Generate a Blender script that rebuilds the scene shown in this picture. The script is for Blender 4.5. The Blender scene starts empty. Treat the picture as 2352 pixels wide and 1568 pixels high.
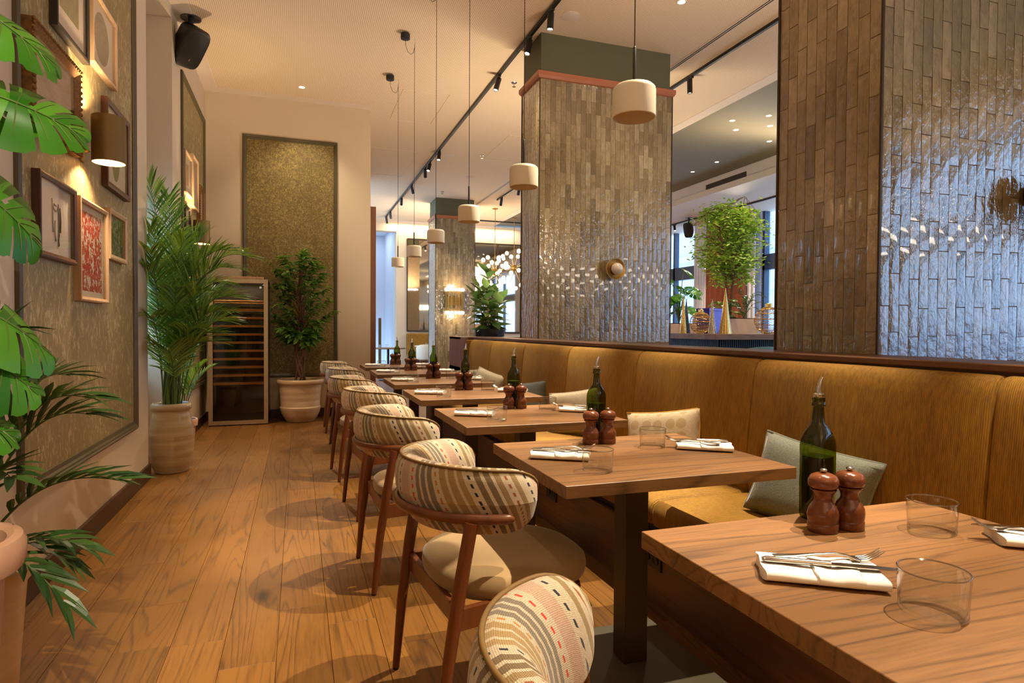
import bpy, bmesh, math, random
from mathutils import Vector, Matrix
PI = math.pi
R = math.radians
rnd = random.Random(7)
SC = bpy.context.scene
COL = SC.collection

# ------------------------------------------------------------------ camera
cam = bpy.data.objects.new('camera', bpy.data.cameras.new('camera'))
COL.objects.link(cam)
cam.data.sensor_width = 36.0
cam.data.lens = 36.0 * 1430 / 2352
cam.data.clip_start = 0.05
cam.data.clip_end = 200
yaw, pitch, roll = R(18.98), R(1.16), R(0.34)
fw = Vector((math.sin(yaw) * math.cos(pitch), math.cos(yaw) * math.cos(pitch), -math.sin(pitch)))
rt = Vector((math.cos(yaw), -math.sin(yaw), 0))
up = rt.cross(fw)
r2 = rt * math.cos(roll) + up * math.sin(roll)
u2 = -rt * math.sin(roll) + up * math.cos(roll)
cam.matrix_world = Matrix(((r2.x, u2.x, -fw.x, 0), (r2.y, u2.y, -fw.y, 0), (r2.z, u2.z, -fw.z, 1.2), (0, 0, 0, 1)))
SC.camera = cam

# ------------------------------------------------------------------ world, exposure
SC.view_settings.view_transform = 'Standard'
SC.view_settings.look = 'None'
SC.view_settings.gamma = 1.0
SC.view_settings.use_curve_mapping = False
SC.view_settings.exposure = -0.15
SC.cycles.use_denoising = True
SC.cycles.max_bounces = 10
SC.cycles.transparent_max_bounces = 24
SC.cycles.sample_clamp_indirect = 6.0
SC.cycles.caustics_reflective = False
SC.cycles.caustics_refractive = False
wd = bpy.data.worlds.new('world')
SC.world = wd
wd.use_nodes = True
bg = wd.node_tree.nodes['Background']
bg.inputs[0].default_value = (0.42, 0.65, 1.0, 1)
bg.inputs[1].default_value = 4.5

WARM = (1.0, 0.84, 0.62)
def lamp(name, kind, loc, energy, color=WARM, aim=None, size=0.03, cone=60, blend=0.6, shape=None):
    d = bpy.data.lights.new(name, kind)
    d.energy = energy
    d.color = color
    if kind == 'AREA':
        d.shape = 'RECTANGLE'; d.size, d.size_y = size
    else:
        d.shadow_soft_size = size
    if kind == 'SPOT':
        d.spot_size = R(cone); d.spot_blend = blend
    o = bpy.data.objects.new(name, d)
    COL.objects.link(o)
    o.location = loc
    if aim is not None:
        o.rotation_euler = (Vector(aim) - Vector(loc)).to_track_quat('-Z', 'Y').to_euler()
    return o
# track spots that stand before / above the frame (those in the frame are lit where they are built)
for y, ax in ((-0.3, 0.9), (0.85, 1.0), (2.0, 0.8), (3.12, 0.8), (4.25, 0.8)):
    lamp('track_lamp', 'SPOT', (2.2, y, 4.02), 960, WARM, (ax, y - 0.06, 0), 0.02, 37, 0.35)
# ceiling downlights over the aisle behind and above the camera
for x, y, e in ((0.05, 1.6, 40), (0.05, 4.9, 40)):
    lamp('downlight_lamp', 'SPOT', (x, y, 4.17), e, WARM, (x + 0.001, y + 0.35, 0), 0.03, 105, 0.8)
lamp('downlight_lamp', 'SPOT', (0.34, -1.9, 4.15), 1100, WARM, (-0.85, 2.15, 0.85), 0.018, 23, 0.4)
# lamp added beside the back downlight, with no fitting, to brighten the palm
lamp('downlight_lamp', 'SPOT', (0.12, 8.1, 4.15), 270, WARM, (-0.75, 5.75, 1.1), 0.02, 40, 0.5)
# fill lights added out of sight behind the tiled pillars to lift the ceiling
lamp('pillar_fill_light', 'AREA', (3.0, 6.9, 1.5), 90, (1, .85, .64), (3.0, 8.2, 5), (1.2, .2))
lamp('pillar_fill_light', 'AREA', (3.4, 15.1, 2.5), 60, (1, .85, .64), (3.4, 15.6, 5), (.8, .2))
lamp('pillar_fill_light', 'AREA', (3.0, 2.8, 2.3), 60, (1, .85, .64), (3.2, 3.6, 5), (1.2, .2))
lamp('rear_fill_light', 'AREA', (0.4, -3.2, 2.5), 150, (1, .86, .66), (0.6, -2.4, 6), (3.0, 1.2))  # unseen fill lights added behind the camera to brighten the ceiling
lamp('rear_fill_light', 'AREA', (7.0, -3.0, 2.5), 150, (1, .86, .66), (6.6, -2.4, 6), (3.0, 1.2))
# soft fill light added high over the hall, with no ceiling fitting
lamp('hall_fill_light', 'AREA', (7.3, 5.0, 3.9), 40, (1, .80, .58), (7.3, 5, 0), (2.0, 3.0))

# ------------------------------------------------------------------ mesh helpers
class M:
    def __init__(s):
        s.v = []; s.f = []; s.mi = []; s.uv = None
    def add(s, vs, fs, mi=0):
        b = len(s.v)
        s.v += [tuple(p) for p in vs]
        s.f += [tuple(b + i for i in q) for q in fs]
        s.mi += [mi] * len(fs)
        return s
    def box(s, x0, x1, y0, y1, z0, z1, b=0, mi=0):
        if b <= 0:
            vs = [(x, y, z) for x in (x0, x1) for y in (y0, y1) for z in (z0, z1)]
            return s.add(vs, [(0, 1, 3, 2), (4, 6, 7, 5), (0, 4, 5, 1), (2, 3, 7, 6), (0, 2, 6, 4), (1, 5, 7, 3)], mi)
        vs = []; idx = {}
        lo = (x0, y0, z0); hi = (x1, y1, z1)
        for sx in (0, 1):
            for sy in (0, 1):
                for sz in (0, 1):
                    sg = (sx, sy, sz)
                    for a in range(3):
                        p = []
                        for k in range(3):
                            e = hi[k] if sg[k] else lo[k]
                            if k != a: e += -b if sg[k] else b
                            p.append(e)
                        idx[(sx, sy, sz, a)] = len(vs); vs.append(p)
        fs = []
        for a in range(3):
            u, w = [(1, 2), (2, 0), (0, 1)][a]
            for side in (0, 1):
                q = []
                for (i, j) in ((0, 0), (1, 0), (1, 1), (0, 1)):
                    g = [0, 0, 0]; g[a] = side; g[u] = i; g[w] = j
                    q.append(idx[(*g, a)])
                fs.append(q if side else q[::-1])
        for a in range(3):
            u, w = [(1, 2), (2, 0), (0, 1)][a]
            for i in (0, 1):
                for j in (0, 1):
                    g0 = [0, 0, 0]; g1 = [0, 0, 0]
                    g0[a] = 0; g1[a] = 1
                    for g in (g0, g1): g[u] = i; g[w] = j
                    q = [idx[(*g0, u)], idx[(*g1, u)], idx[(*g1, w)], idx[(*g0, w)]]
                    fs.append(q if (i == j) else q[::-1])
        for sx in (0, 1):
            for sy in (0, 1):
                for sz in (0, 1):
                    q = [idx[(sx, sy, sz, a)] for a in range(3)]
                    fs.append(q if (sx + sy + sz) % 2 else q[::-1])
        return s.add(vs, fs, mi)
    def rings(s, rg, closed=True, cap0=True, cap1=True, mi=0):
        n = len(rg[0]); vs = [p for r in rg for p in r]; fs = []
        m = n if closed else n - 1
        for i in range(len(rg) - 1):
            for j in range(m):
                k = (j + 1) % n
                fs.append((i * n + j, i * n + k, (i + 1) * n + k, (i + 1) * n + j))
        if cap0 and closed: fs.append(tuple(range(n))[::-1])
        if cap1 and closed: fs.append(tuple((len(rg) - 1) * n + j for j in range(n)))
        return s.add(vs, fs, mi)
    def lathe(s, prof, n=24, c=(0, 0, 0), cap0=True, cap1=True, mi=0):
        rg = [[(c[0] + r * math.cos(2 * PI * j / n), c[1] + r * math.sin(2 * PI * j / n), c[2] + z) for j in range(n)] for r, z in prof]
        return s.rings(rg, True, cap0, cap1, mi)
    def tube(s, path, rad, n=8, caps=True, mi=0, flat=1.0, upv=None):
        P = [Vector(p) for p in path]
        if not isinstance(rad, (list, tuple)): rad = [rad] * len(P)
        rg = []; prev = None
        for i, p in enumerate(P):
            t = (P[min(i + 1, len(P) - 1)] - P[max(i - 1, 0)])
            if t.length < 1e-9: t = Vector((0, 0, 1))
            t.normalize()
            if upv is not None:
                nrm = Vector(upv) - t * t.dot(Vector(upv))
            elif prev is None:
                a = Vector((0, 0, 1)) if abs(t.z) < 0.9 else Vector((1, 0, 0))
                nrm = a - t * t.dot(a)
            else:
                nrm = prev - t * t.dot(prev)
            if nrm.length < 1e-6: nrm = t.orthogonal()
            nrm.normalize(); prev = nrm
            bn = t.cross(nrm)
            rg.append([p + (nrm * math.cos(2 * PI * j / n) + bn * math.sin(2 * PI * j / n) * flat) * rad[i] for j in range(n)])
        return s.rings(rg, True, caps, caps, mi)
    def prism(s, poly, z0, z1, mi=0):
        n = len(poly)
        return s.rings([[(x, y, z0) for x, y in poly], [(x, y, z1) for x, y in poly]], True, True, True, mi)
    def ball(s, c, r, nu=12, nv=8, mi=0, sc=(1, 1, 1)):
        rg = []
        for i in range(nv + 1):
            a = -PI / 2 + PI * (0.02 + 0.96 * i / nv)
            rg.append([(c[0] + sc[0] * r * math.cos(a) * math.cos(2 * PI * j / nu), c[1] + sc[1] * r * math.cos(a) * math.sin(2 * PI * j / nu), c[2] + sc[2] * r * math.sin(a)) for j in range(nu)])
        return s.rings(rg, True, True, True, mi)
    def merge(s, o, mat=None, mi=None):
        b = len(s.v)
        s.v += [tuple(mat @ Vector(p)) if mat is not None else p for p in o.v]
        s.f += [tuple(b + i for i in q) for q in o.f]
        s.mi += o.mi if mi is None else [mi] * len(o.f)
        return s
    def xf(s, mat):
        s.v = [tuple(mat @ Vector(p)) for p in s.v]; return s
    def mesh(s, name, mats, smooth=35):
        me = bpy.data.meshes.new(name)
        me.from_pydata(s.v, [], s.f)
        if not isinstance(mats, (list, tuple)): mats = [mats]
        bm = bmesh.new(); bm.from_mesh(me); bmesh.ops.recalc_face_normals(bm, faces=bm.faces); bm.to_mesh(me); bm.free()
        for m in mats: me.materials.append(m)
        if len(mats) > 1: me.polygons.foreach_set('material_index', s.mi)
        if s.uv:
            l = me.uv_layers.new(name='UVMap')
            vi = [0] * len(me.loops); me.loops.foreach_get('vertex_index', vi)
            flat = []
            for i in vi: flat += list(s.uv[i])
            l.data.foreach_set('uv', flat)
        if smooth:
            me.polygons.foreach_set('use_smooth', [True] * len(me.polygons))
            if smooth < 180: me.set_sharp_from_angle(angle=R(smooth))
        me.update()
        return me

def link(name, me, parent=None, loc=None, rot=None):
    o = bpy.data.objects.new(name, me)
    COL.objects.link(o)
    if parent is not None: o.parent = parent
    if loc is not None: o.location = loc
    if rot is not None: o.rotation_euler = rot
    return o
def ob(name, m, mats, parent=None, loc=None, rot=None, smooth=35):
    return link(name, m.mesh(name, mats, smooth), parent, loc, rot)
def tag(o, label=None, cat=None, group=None, kind=None):
    if label: o['label'] = label
    if cat: o['category'] = cat
    if group: o['group'] = group
    if kind: o['kind'] = kind
    return o
def thing(name, label, cat, loc=(0, 0, 0), rz=0, group=None, rot=None):
    o = bpy.data.objects.new(name, None)
    o.empty_display_size = 0.05
    COL.objects.link(o)
    o.location = loc
    o.rotation_euler = rot if rot else (0, 0, rz)
    return tag(o, label, cat, group)
def struct(name, m, mats, smooth=35):
    return tag(ob(name, m, mats, None, None, None, smooth), kind='structure')
def dup(o, loc=None, rz=None, label=None, parent=None):
    kids = [c for c in COL.objects if c.parent == o] if parent is None else [c for c in o.children]
    c = o.copy(); COL.objects.link(c)
    if parent is not None: c.parent = parent
    if loc is not None: c.location = loc
    if rz is not None: c.rotation_euler = (0, 0, rz)
    if label: c['label'] = label
    for k in kids: dup(k, parent=c)
    return c

# ------------------------------------------------------------------ materials
def lin(c):
    return tuple(((x / 255) / 12.92 if x / 255 <= 0.04045 else (((x / 255) + 0.055) / 1.055) ** 2.4) for x in c) + (1,)
class NT:
    def __init__(s, name):
        s.m = bpy.data.materials.new(name); s.m.use_nodes = True
        s.t = s.m.node_tree; s.b = s.t.nodes['Principled BSDF']; s.out = s.t.nodes['Material Output']
    def n(s, kind, **k):
        o = s.t.nodes.new('ShaderNode' + kind)
        for a, v in k.items():
            if a == 'ins':
                for i, x in v.items():
                    if isinstance(x, bpy.types.NodeSocket): s.t.links.new(x, o.inputs[i])
                    else: o.inputs[i].default_value = x
            else: setattr(o, a, v)
        return o
    def l(s, a, b): s.t.links.new(a, b)
    def coord(s, kind='Object', scale=(1, 1, 1), rot=(0, 0, 0), offset_random=0):
        tc = s.n('TexCoord').outputs[kind]
        if offset_random:
            oi = s.n('ObjectInfo').outputs['Random']
            mu = s.n('Math', operation='MULTIPLY', ins={0: oi, 1: offset_random}).outputs[0]
            cb = s.n('CombineXYZ', ins={0: mu, 1: mu, 2: mu}).outputs[0]
            tc = s.n('VectorMath', operation='ADD', ins={0: tc, 1: cb}).outputs[0]
        mp = s.n('Mapping', ins={0: tc})
        mp.inputs['Scale'].default_value = scale
        mp.inputs['Rotation'].default_value = rot
        return mp.outputs[0]
    def noise(s, vec, scale=5, detail=3, rough=0.55, dist=0):
        return s.n('TexNoise', ins={'Vector': vec, 'Scale': scale, 'Detail': detail, 'Roughness': rough, 'Distortion': dist}).outputs['Fac']
    def ramp(s, fac, stops, interp='LINEAR'):
        r = s.n('ValToRGB'); cr = r.color_ramp; cr.interpolation = interp
        while len(cr.elements) < len(stops): cr.elements.new(0.5)
        for e, (p, c) in zip(cr.elements, stops):
            e.position = p; e.color = c if len(c) == 4 else lin(c)
        s.l(fac, r.inputs[0])
        return r.outputs[0]
    def mix(s, fac, a, b, mode='MIX'):
        o = s.n('Mix', data_type='RGBA', blend_type=mode)
        for sock, x in ((o.inputs[0], fac), (o.inputs[6], a), (o.inputs[7], b)):
            if isinstance(x, bpy.types.NodeSocket): s.l(x, sock)
            else: sock.default_value = x
        return o.outputs[2]
    def math(s, op, a, b=0.0, c=None):
        ins = {0: a, 1: b}
        if c is not None: ins[2] = c
        return s.n('Math', operation=op, ins=ins).outputs[0]
    def bump(s, h, strength=0.3, dist=0.01):
        b = s.n('Bump', ins={'Height': h, 'Strength': strength, 'Distance': dist})
        s.l(b.outputs[0], s.b.inputs['Normal'])
    def base(s, c, rough=0.5, metal=0, spec=None, coat=0, sheen=0):
        if isinstance(c, bpy.types.NodeSocket): s.l(c, s.b.inputs['Base Color'])
        else: s.b.inputs['Base Color'].default_value = c if len(c) == 4 else lin(c)
        if isinstance(rough, bpy.types.NodeSocket): s.l(rough, s.b.inputs['Roughness'])
        else: s.b.inputs['Roughness'].default_value = rough
        s.b.inputs['Metallic'].default_value = metal
        if spec is not None: s.b.inputs['Specular IOR Level'].default_value = spec
        if coat:
            s.b.inputs['Coat Weight'].default_value = coat; s.b.inputs['Coat Roughness'].default_value = 0.08
        if sheen:
            s.b.inputs['Sheen Weight'].default_value = sheen; s.b.inputs['Sheen Roughness'].default_value = 0.4
        return s
def plain(name, c, rough=0.5, metal=0, var=0.12, scale=8, bump=0, **k):
    t = NT(name)
    f = t.noise(t.coord('Object'), scale, 4)
    c4 = lin(c)
    lo = tuple(x * (1 - var) for x in c4[:3]) + (1,); hi = tuple(min(1, x * (1 + var)) for x in c4[:3]) + (1,)
    t.base(t.ramp(f, [(0.3, lo), (0.7, hi)]), rough, metal, **k)
    if bump: t.bump(t.noise(t.coord('Object'), scale * 12, 3), bump, 0.004)
    return t.m
def emit(name, c, strength):
    t = NT(name)
    e = t.n('Emission', ins={0: c if len(c) == 4 else lin(c), 1: strength})
    t.l(e.outputs[0], t.out.inputs[0])
    return t.m
def wood(name, c0, c1, axis='y', rough=0.45, fine=70, ring=9, rand=37.0, varr=0.25, bump=0.15, knots=0, stave=0, rw=0.20):
    t = NT(name)
    st = {'x': (0.06, 1, 1), 'y': (1, 0.055, 1), 'z': (1, 1, 0.06)}[axis]
    v = t.coord('Object', st, (0, 0, 0), rand)
    if stave:      # glued boards: each stave shifts the grain
        tc = t.n('TexCoord').outputs['Object']
        y = t.n('SeparateXYZ', ins={0: tc}).outputs[1]
        fl = t.math('FLOOR', t.math('DIVIDE', y, stave))
        wn = t.n('TexWhiteNoise', noise_dimensions='1D', ins={'W': fl}).outputs['Value']
        mu = t.math('MULTIPLY', wn, 13.0)
        v = t.n('VectorMath', operation='ADD', ins={0: v, 1: t.n('CombineXYZ', ins={0: mu, 1: mu, 2: mu}).outputs[0]}).outputs[0]
    big = t.noise(v, ring * 0.5, 2, 0.4, 0.15)
    rings = t.math('FRACT', t.math('MULTIPLY', big, ring * 2.6))
    rings = t.ramp(rings, [(0.0, (0, 0, 0, 1)), (0.16, (.75, .75, .75, 1)), (0.8, (1, 1, 1, 1)), (1.0, (0.1, .1, .1, 1))])
    fn = t.noise(v, fine * 2.2, 5, 0.7)
    bl = t.noise(t.coord('Object', tuple(0.35 if k < 1 else 1 for k in st), (0, 0, 0), rand), 3.2, 3, 0.55)
    g = t.math('ADD', t.math('MULTIPLY', rings, rw), t.math('ADD', t.math('MULTIPLY', fn, 0.5), t.math('MULTIPLY', bl, 0.62 - rw)))
    col = t.ramp(g, [(0.30, lin(c0)), (0.66, lin(c1))])
    oi = t.n('ObjectInfo').outputs['Random']
    val = t.math('ADD', t.math('MULTIPLY', oi, varr), 1 - varr / 2)
    if stave: val = t.math('ADD', val, t.math('MULTIPLY', t.math('SUBTRACT', wn, 0.5), 0.35))
    hs = t.n('HueSaturation', ins={'Value': val, 'Color': col})
    col = hs.outputs[0]
    if knots:
        kv = t.n('TexVoronoi', ins={'Vector': t.coord('Object', (1, 0.45, 1), (0, 0, 0), 11.0), 'Scale': 1.9, 'Randomness': 1.0})
        kn = t.ramp(kv.outputs['Distance'], [(0.0, (1, 1, 1, 1)), (0.035, (0.7, .7, .7, 1)), (0.085, (0, 0, 0, 1))])
        col = t.mix(t.math('MULTIPLY', kn, knots), col, lin((38, 20, 8)))
    t.base(col, rough)
    if bump: t.bump(g, bump, 0.003)
    return t.m

MT = {}
MT['plank'] = wood('oiled_oak', (60, 37, 11), (126, 83, 31), 'y', 0.40, 60, 9, 37.0, 0.24, 0.08, 0.9, 0, 0.21)
MT['walnut_top'] = wood('walnut_top', (56, 34, 15), (128, 88, 48), 'x', 0.44, 55, 8, 19.0, 0.10, 0.04, 0, 0.118, 0.22)
MT['walnut_dark'] = wood('walnut_dark', (60, 38, 24), (104, 68, 42), 'y', 0.45, 50, 7, 23.0, 0.1, 0.05)
MT['walnut_z'] = wood('walnut_upright', (84, 50, 32), (134, 86, 58), 'z', 0.6, 50, 7, 23.0, 0.1, 0.05)
MT['chair_wood'] = wood('beech_stained', (74, 38, 18), (116, 64, 34), 'z', 0.34, 60, 5, 5.0, 0.1, 0.03)
MT['rail_wood'] = wood('beech_rail', (78, 42, 20), (120, 68, 38), 'y', 0.32, 60, 5, 5.0, 0.1, 0.03)
MT['mill_wood'] = wood('mill_wood', (52, 26, 12), (104, 56, 30), 'z', 0.2, 40, 4, 9.0, 0.3, 0.0)
MT['pale_wood'] = wood('pale_oak', (168, 130, 92), (198, 162, 122), 'z', 0.45, 60, 5, 7.0, 0.1, 0.02)
MT['shelf_wood'] = wood('shelf_beech', (186, 128, 66), (224, 170, 100), 'x', 0.5, 60, 5, 7.0, 0.1, 0.02)
MT['bark'] = wood('bark', (58, 36, 24), (112, 74, 50), 'z', 0.8, 50, 9, 7.0, 0.2, 0.6)
MT['wall'] = plain('wall_paint', (212, 192, 162), 0.75, var=0.03, scale=1.2, bump=0.03)
MT['wall_blue'] = plain('corridor_paint', (214, 216, 222), 0.75, var=0.02, scale=1.2)
MT['white'] = plain('white_paint', (226, 206, 184), 0.8, var=0.02)
MT['olive_paint'] = plain('olive_ceiling_paint', (128, 118, 96), 0.7, var=0.03)
MT['green_paint'] = plain('pillar_green_paint', (92, 90, 62), 0.7, var=0.04)
MT['mould'] = plain('moulding_paint', (86, 74, 46), 0.45, var=0.05)
MT['base_brown'] = plain('baseboard_paint', (64, 40, 22), 0.4, var=0.05)
MT['terracotta_trim'] = wood('trim_cherry', (150, 84, 54), (178, 108, 74), 'x', 0.45, 60, 5, 3.0, 0.1, 0.02)
MT['black'] = plain('black_metal', (24, 22, 20), 0.42, 0.0, var=0.1)
MT['bronze'] = plain('dark_bronze_metal', (70, 54, 34), 0.42, 0.35, var=0.06)
MT['plate'] = plain('grey_steel_plate', (92, 84, 66), 0.5, 0.2, var=0.05)
MT['brass'] = plain('aged_brass', (176, 138, 72), 0.36, 0.85, var=0.15, scale=5)
MT['antique'] = plain('antique_brass', (132, 106, 62), 0.5, 0.6, var=0.12, scale=5)
MT['gold'] = plain('gold_glitter', (224, 186, 112), 0.28, 0.9, var=0.3, scale=60)
MT['chrome'] = plain('polished_steel', (205, 200, 192), 0.16, 1.0, var=0.05)
MT['steel'] = plain('brushed_steel', (192, 172, 144), 0.4, 0.75, var=0.06)
MT['cream'] = plain('matt_cream_lacquer', (222, 208, 180), 0.6, var=0.02)
MT['linen'] = plain('white_linen', (246, 240, 232), 0.85, var=0.03, scale=60, bump=0.05)
MT['grout'] = plain('grout', (146, 122, 90), 0.85, var=0.12, scale=30)
MT['terracotta'] = plain('pale_terracotta', (206, 160, 128), 0.75, var=0.12, scale=6, bump=0.1)
MT['cable'] = plain('black_cable', (26, 23, 20), 0.6)
MT['soil'] = plain('bark_mulch', (74, 50, 32), 0.95, var=0.5, scale=40, bump=0.8)
MT['navy'] = plain('navy_plastic', (30, 26, 22), 0.35)
MT['purple'] = plain('purple_foil', (62, 40, 150), 0.2, 0.3, var=0.2, coat=0.5)
MT['teal'] = plain('teal_velvet', (70, 110, 124), 0.7, sheen=0.4)
MT['curtain'] = plain('rust_curtain', (176, 116, 86), 0.8, var=0.08, sheen=0.2)
MT['sheer'] = plain('sheer_curtain', (226, 222, 226), 0.8, var=0.03)
MT['blueframe'] = plain('window_metal', (62, 74, 96), 0.4, 0.2)
MT['facade'] = plain('facade_render', (206, 214, 224), 0.9, var=0.05, scale=0.6)
MT['vent'] = plain('vent_grille_metal', (64, 48, 30), 0.6)
MT['lens'] = emit('lamp_lens', (1.0, 0.86, 0.66, 1), 14)
MT['bulb'] = emit('bulb_glow', (1.0, 0.76, 0.46, 1), 4.5)
MT['opal'] = plain('opal_glass', (236, 222, 204), 0.2, var=0.01, coat=0.6)

def tile_mat():
    t = NT('zellige_tile')
    geo = t.n('NewGeometry').outputs['Random Per Island']
    oi = t.n('ObjectInfo').outputs['Random']
    r = t.math('FRACT', t.math('ADD', t.math('MULTIPLY', geo, 7.31), t.math('MULTIPLY', oi, 3.77)))
    col = t.ramp(r, [(0.0, (110, 94, 64)), (0.15, (130, 113, 80)), (0.5, (146, 128, 92)), (0.8, (156, 138, 102)), (1.0, (172, 156, 122))])
    v = t.coord('Object', (1, 1, 0.45), (0, 0, 0), 23.0)
    sp = t.noise(v, 26, 5, 0.7)
    col = t.mix(t.ramp(sp, [(0.42, (0, 0, 0, 1)), (0.72, (0.6, 0.6, 0.6, 1))]), col, lin((92, 70, 42)))
    t.base(col, 0.06, coat=1.0)
    t.b.inputs['Coat Roughness'].default_value = 0.03
    t.b.inputs['IOR'].default_value = 1.75
    w = t.noise(t.coord('Object', (1, 1, 0.7), (0, 0, 0), 23.0), 40, 2, 0.5)
    w2 = t.noise(v, 150, 2, 0.5)
    t.bump(t.math('ADD', w, t.math('MULTIPLY', w2, 0.10)), 0.6, 0.0075)
    return t.m
MT['tile'] = tile_mat()

def wallpaper():
    t = NT('flecked_wallpaper')
    v = t.coord('Object', (1, 1, 0.42))
    a = t.noise(v, 34, 4, 0.7, 1.2)
    v2 = t.coord('Object', (1, 1, 0.7))
    b = t.noise(v2, 3, 3, 0.5)
    fl = t.ramp(t.math('ADD', a, t.math('MULTIPLY', b, 0.22)), [(0.63, (0, 0, 0, 1)), (0.73, (1, 1, 1, 1))])
    col = t.mix(fl, lin((142, 122, 78)), lin((186, 168, 118)))
    t.base(col, 0.5, 0.0)
    t.bump(a, 0.1, 0.002)
    return t.m
MT['paper'] = wallpaper()
def wallpaper2():
    t = NT('gold_flecked_wallpaper')
    v = t.coord('Object', (1, 1, 0.8))
    a = t.noise(v, 34, 5, 0.75, 1.6)
    b = t.noise(t.coord('Object'), 2.2, 3, 0.5)
    fl = t.ramp(t.math('ADD', a, t.math('MULTIPLY', b, 0.18)), [(0.56, (0, 0, 0, 1)), (0.70, (1, 1, 1, 1))])
    col = t.mix(fl, lin((104, 86, 40)), lin((158, 136, 76)))
    t.base(col, 0.55, 0.0)
    t.bump(a, 0.1, 0.002)
    return t.m
MT['paper2'] = wallpaper2()

def ceiling_mat():
    t = NT('perforated_plasterboard')
    tc = t.n('TexCoord').outputs['Object']
    sx = t.n('SeparateXYZ', ins={0: tc})
    def cell(o, p):
        f = t.math('FRACT', t.math('DIVIDE', sx.outputs[o], p))
        return t.math('POWER', t.math('SUBTRACT', f, 0.5), 2.0)
    d = t.math('SQRT', t.math('ADD', cell(0, 0.018), cell(1, 0.018)))
    hole = t.math('LESS_THAN', d, 0.24)
    t.base(t.mix(hole, lin((240, 214, 180)), lin((176, 140, 100))), 0.85)
    return t.m
MT['ceiling'] = ceiling_mat()

def corduroy():
    t = NT('mustard_corduroy')
    uv = t.n('TexCoord').outputs['Object']
    y = t.n('SeparateXYZ', ins={0: uv}).outputs[1]
    s = t.math('SINE', t.math('MULTIPLY', y, 2 * PI / 0.0062))
    a = t.noise(t.coord('Object', (1, 1, 0.16)), 90, 4, 0.7)
    b = t.noise(t.coord('Object', (1, 1, 0.5)), 3.5, 3, 0.6)
    g = t.math('ADD', t.math('MULTIPLY', a, 0.55), t.math('ADD', t.math('MULTIPLY', b, 0.35), t.math('MULTIPLY', s, 0.05)))
    col = t.ramp(g, [(0.28, (106, 72, 8)), (0.66, (172, 124, 22))])
    t.base(col, 0.8, sheen=0.12)
    t.b.inputs['Sheen Tint'].default_value = (0.9, 0.6, 0.2, 1)
    t.bump(s, 0.35, 0.0015)
    return t.m
MT['cord'] = corduroy()

def weave(name, c, c2, scale=240, pat=None):
    t = NT(name)
    v = t.coord('Object', (1, 1, 1))
    a = t.noise(v, scale, 2, 0.7)
    col = t.ramp(a, [(0.3, lin(c2)), (0.68, lin(c))])
    if pat == 'arch':
        vv = t.n('TexVoronoi', ins={'Vector': t.coord('Object', (1, 1, 1)), 'Scale': 14.0, 'Randomness': 0.15})
        col = t.mix(t.ramp(vv.outputs['Distance'], [(0.36, (0.75, .75, .75, 1)), (0.42, (0, 0, 0, 1))]), col, lin((176, 150, 104)))
    if pat == 'tri':
        ck = t.n('TexChecker', ins={'Vector': t.coord('Object', (1, 1, 1), (0.6, 0.78, 0.3)), 'Scale': 15.0, 'Color1': lin((150, 142, 110)), 'Color2': lin((92, 92, 72))})
        col = t.mix(0.7, col, ck.outputs[0])
    t.base(col, 0.9, sheen=0.3)
    t.bump(a, 0.25, 0.002)
    return t.m
MT['cush_grey'] = weave('grey_wool', (130, 132, 118), (96, 100, 90))
MT['cush_blue'] = weave('slate_wool', (104, 112, 108), (74, 82, 80))
MT['cush_beige'] = weave('oat_linen', (182, 168, 142), (146, 132, 108))
MT['cush_arch'] = weave('arch_pattern_linen', (216, 198, 166), (182, 164, 132), pat='arch')
MT['cush_tri'] = weave('triangle_pattern_linen', (150, 142, 110), (110, 106, 80), pat='tri')
MT['suede'] = plain('beige_suede', (152, 124, 84), 0.85, var=0.07, scale=10, bump=0.05, sheen=0.3)
MT['piping'] = plain('olive_piping', (122, 92, 44), 0.6)
MT['piping_gold'] = plain('gold_piping', (190, 140, 48), 0.6)

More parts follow.
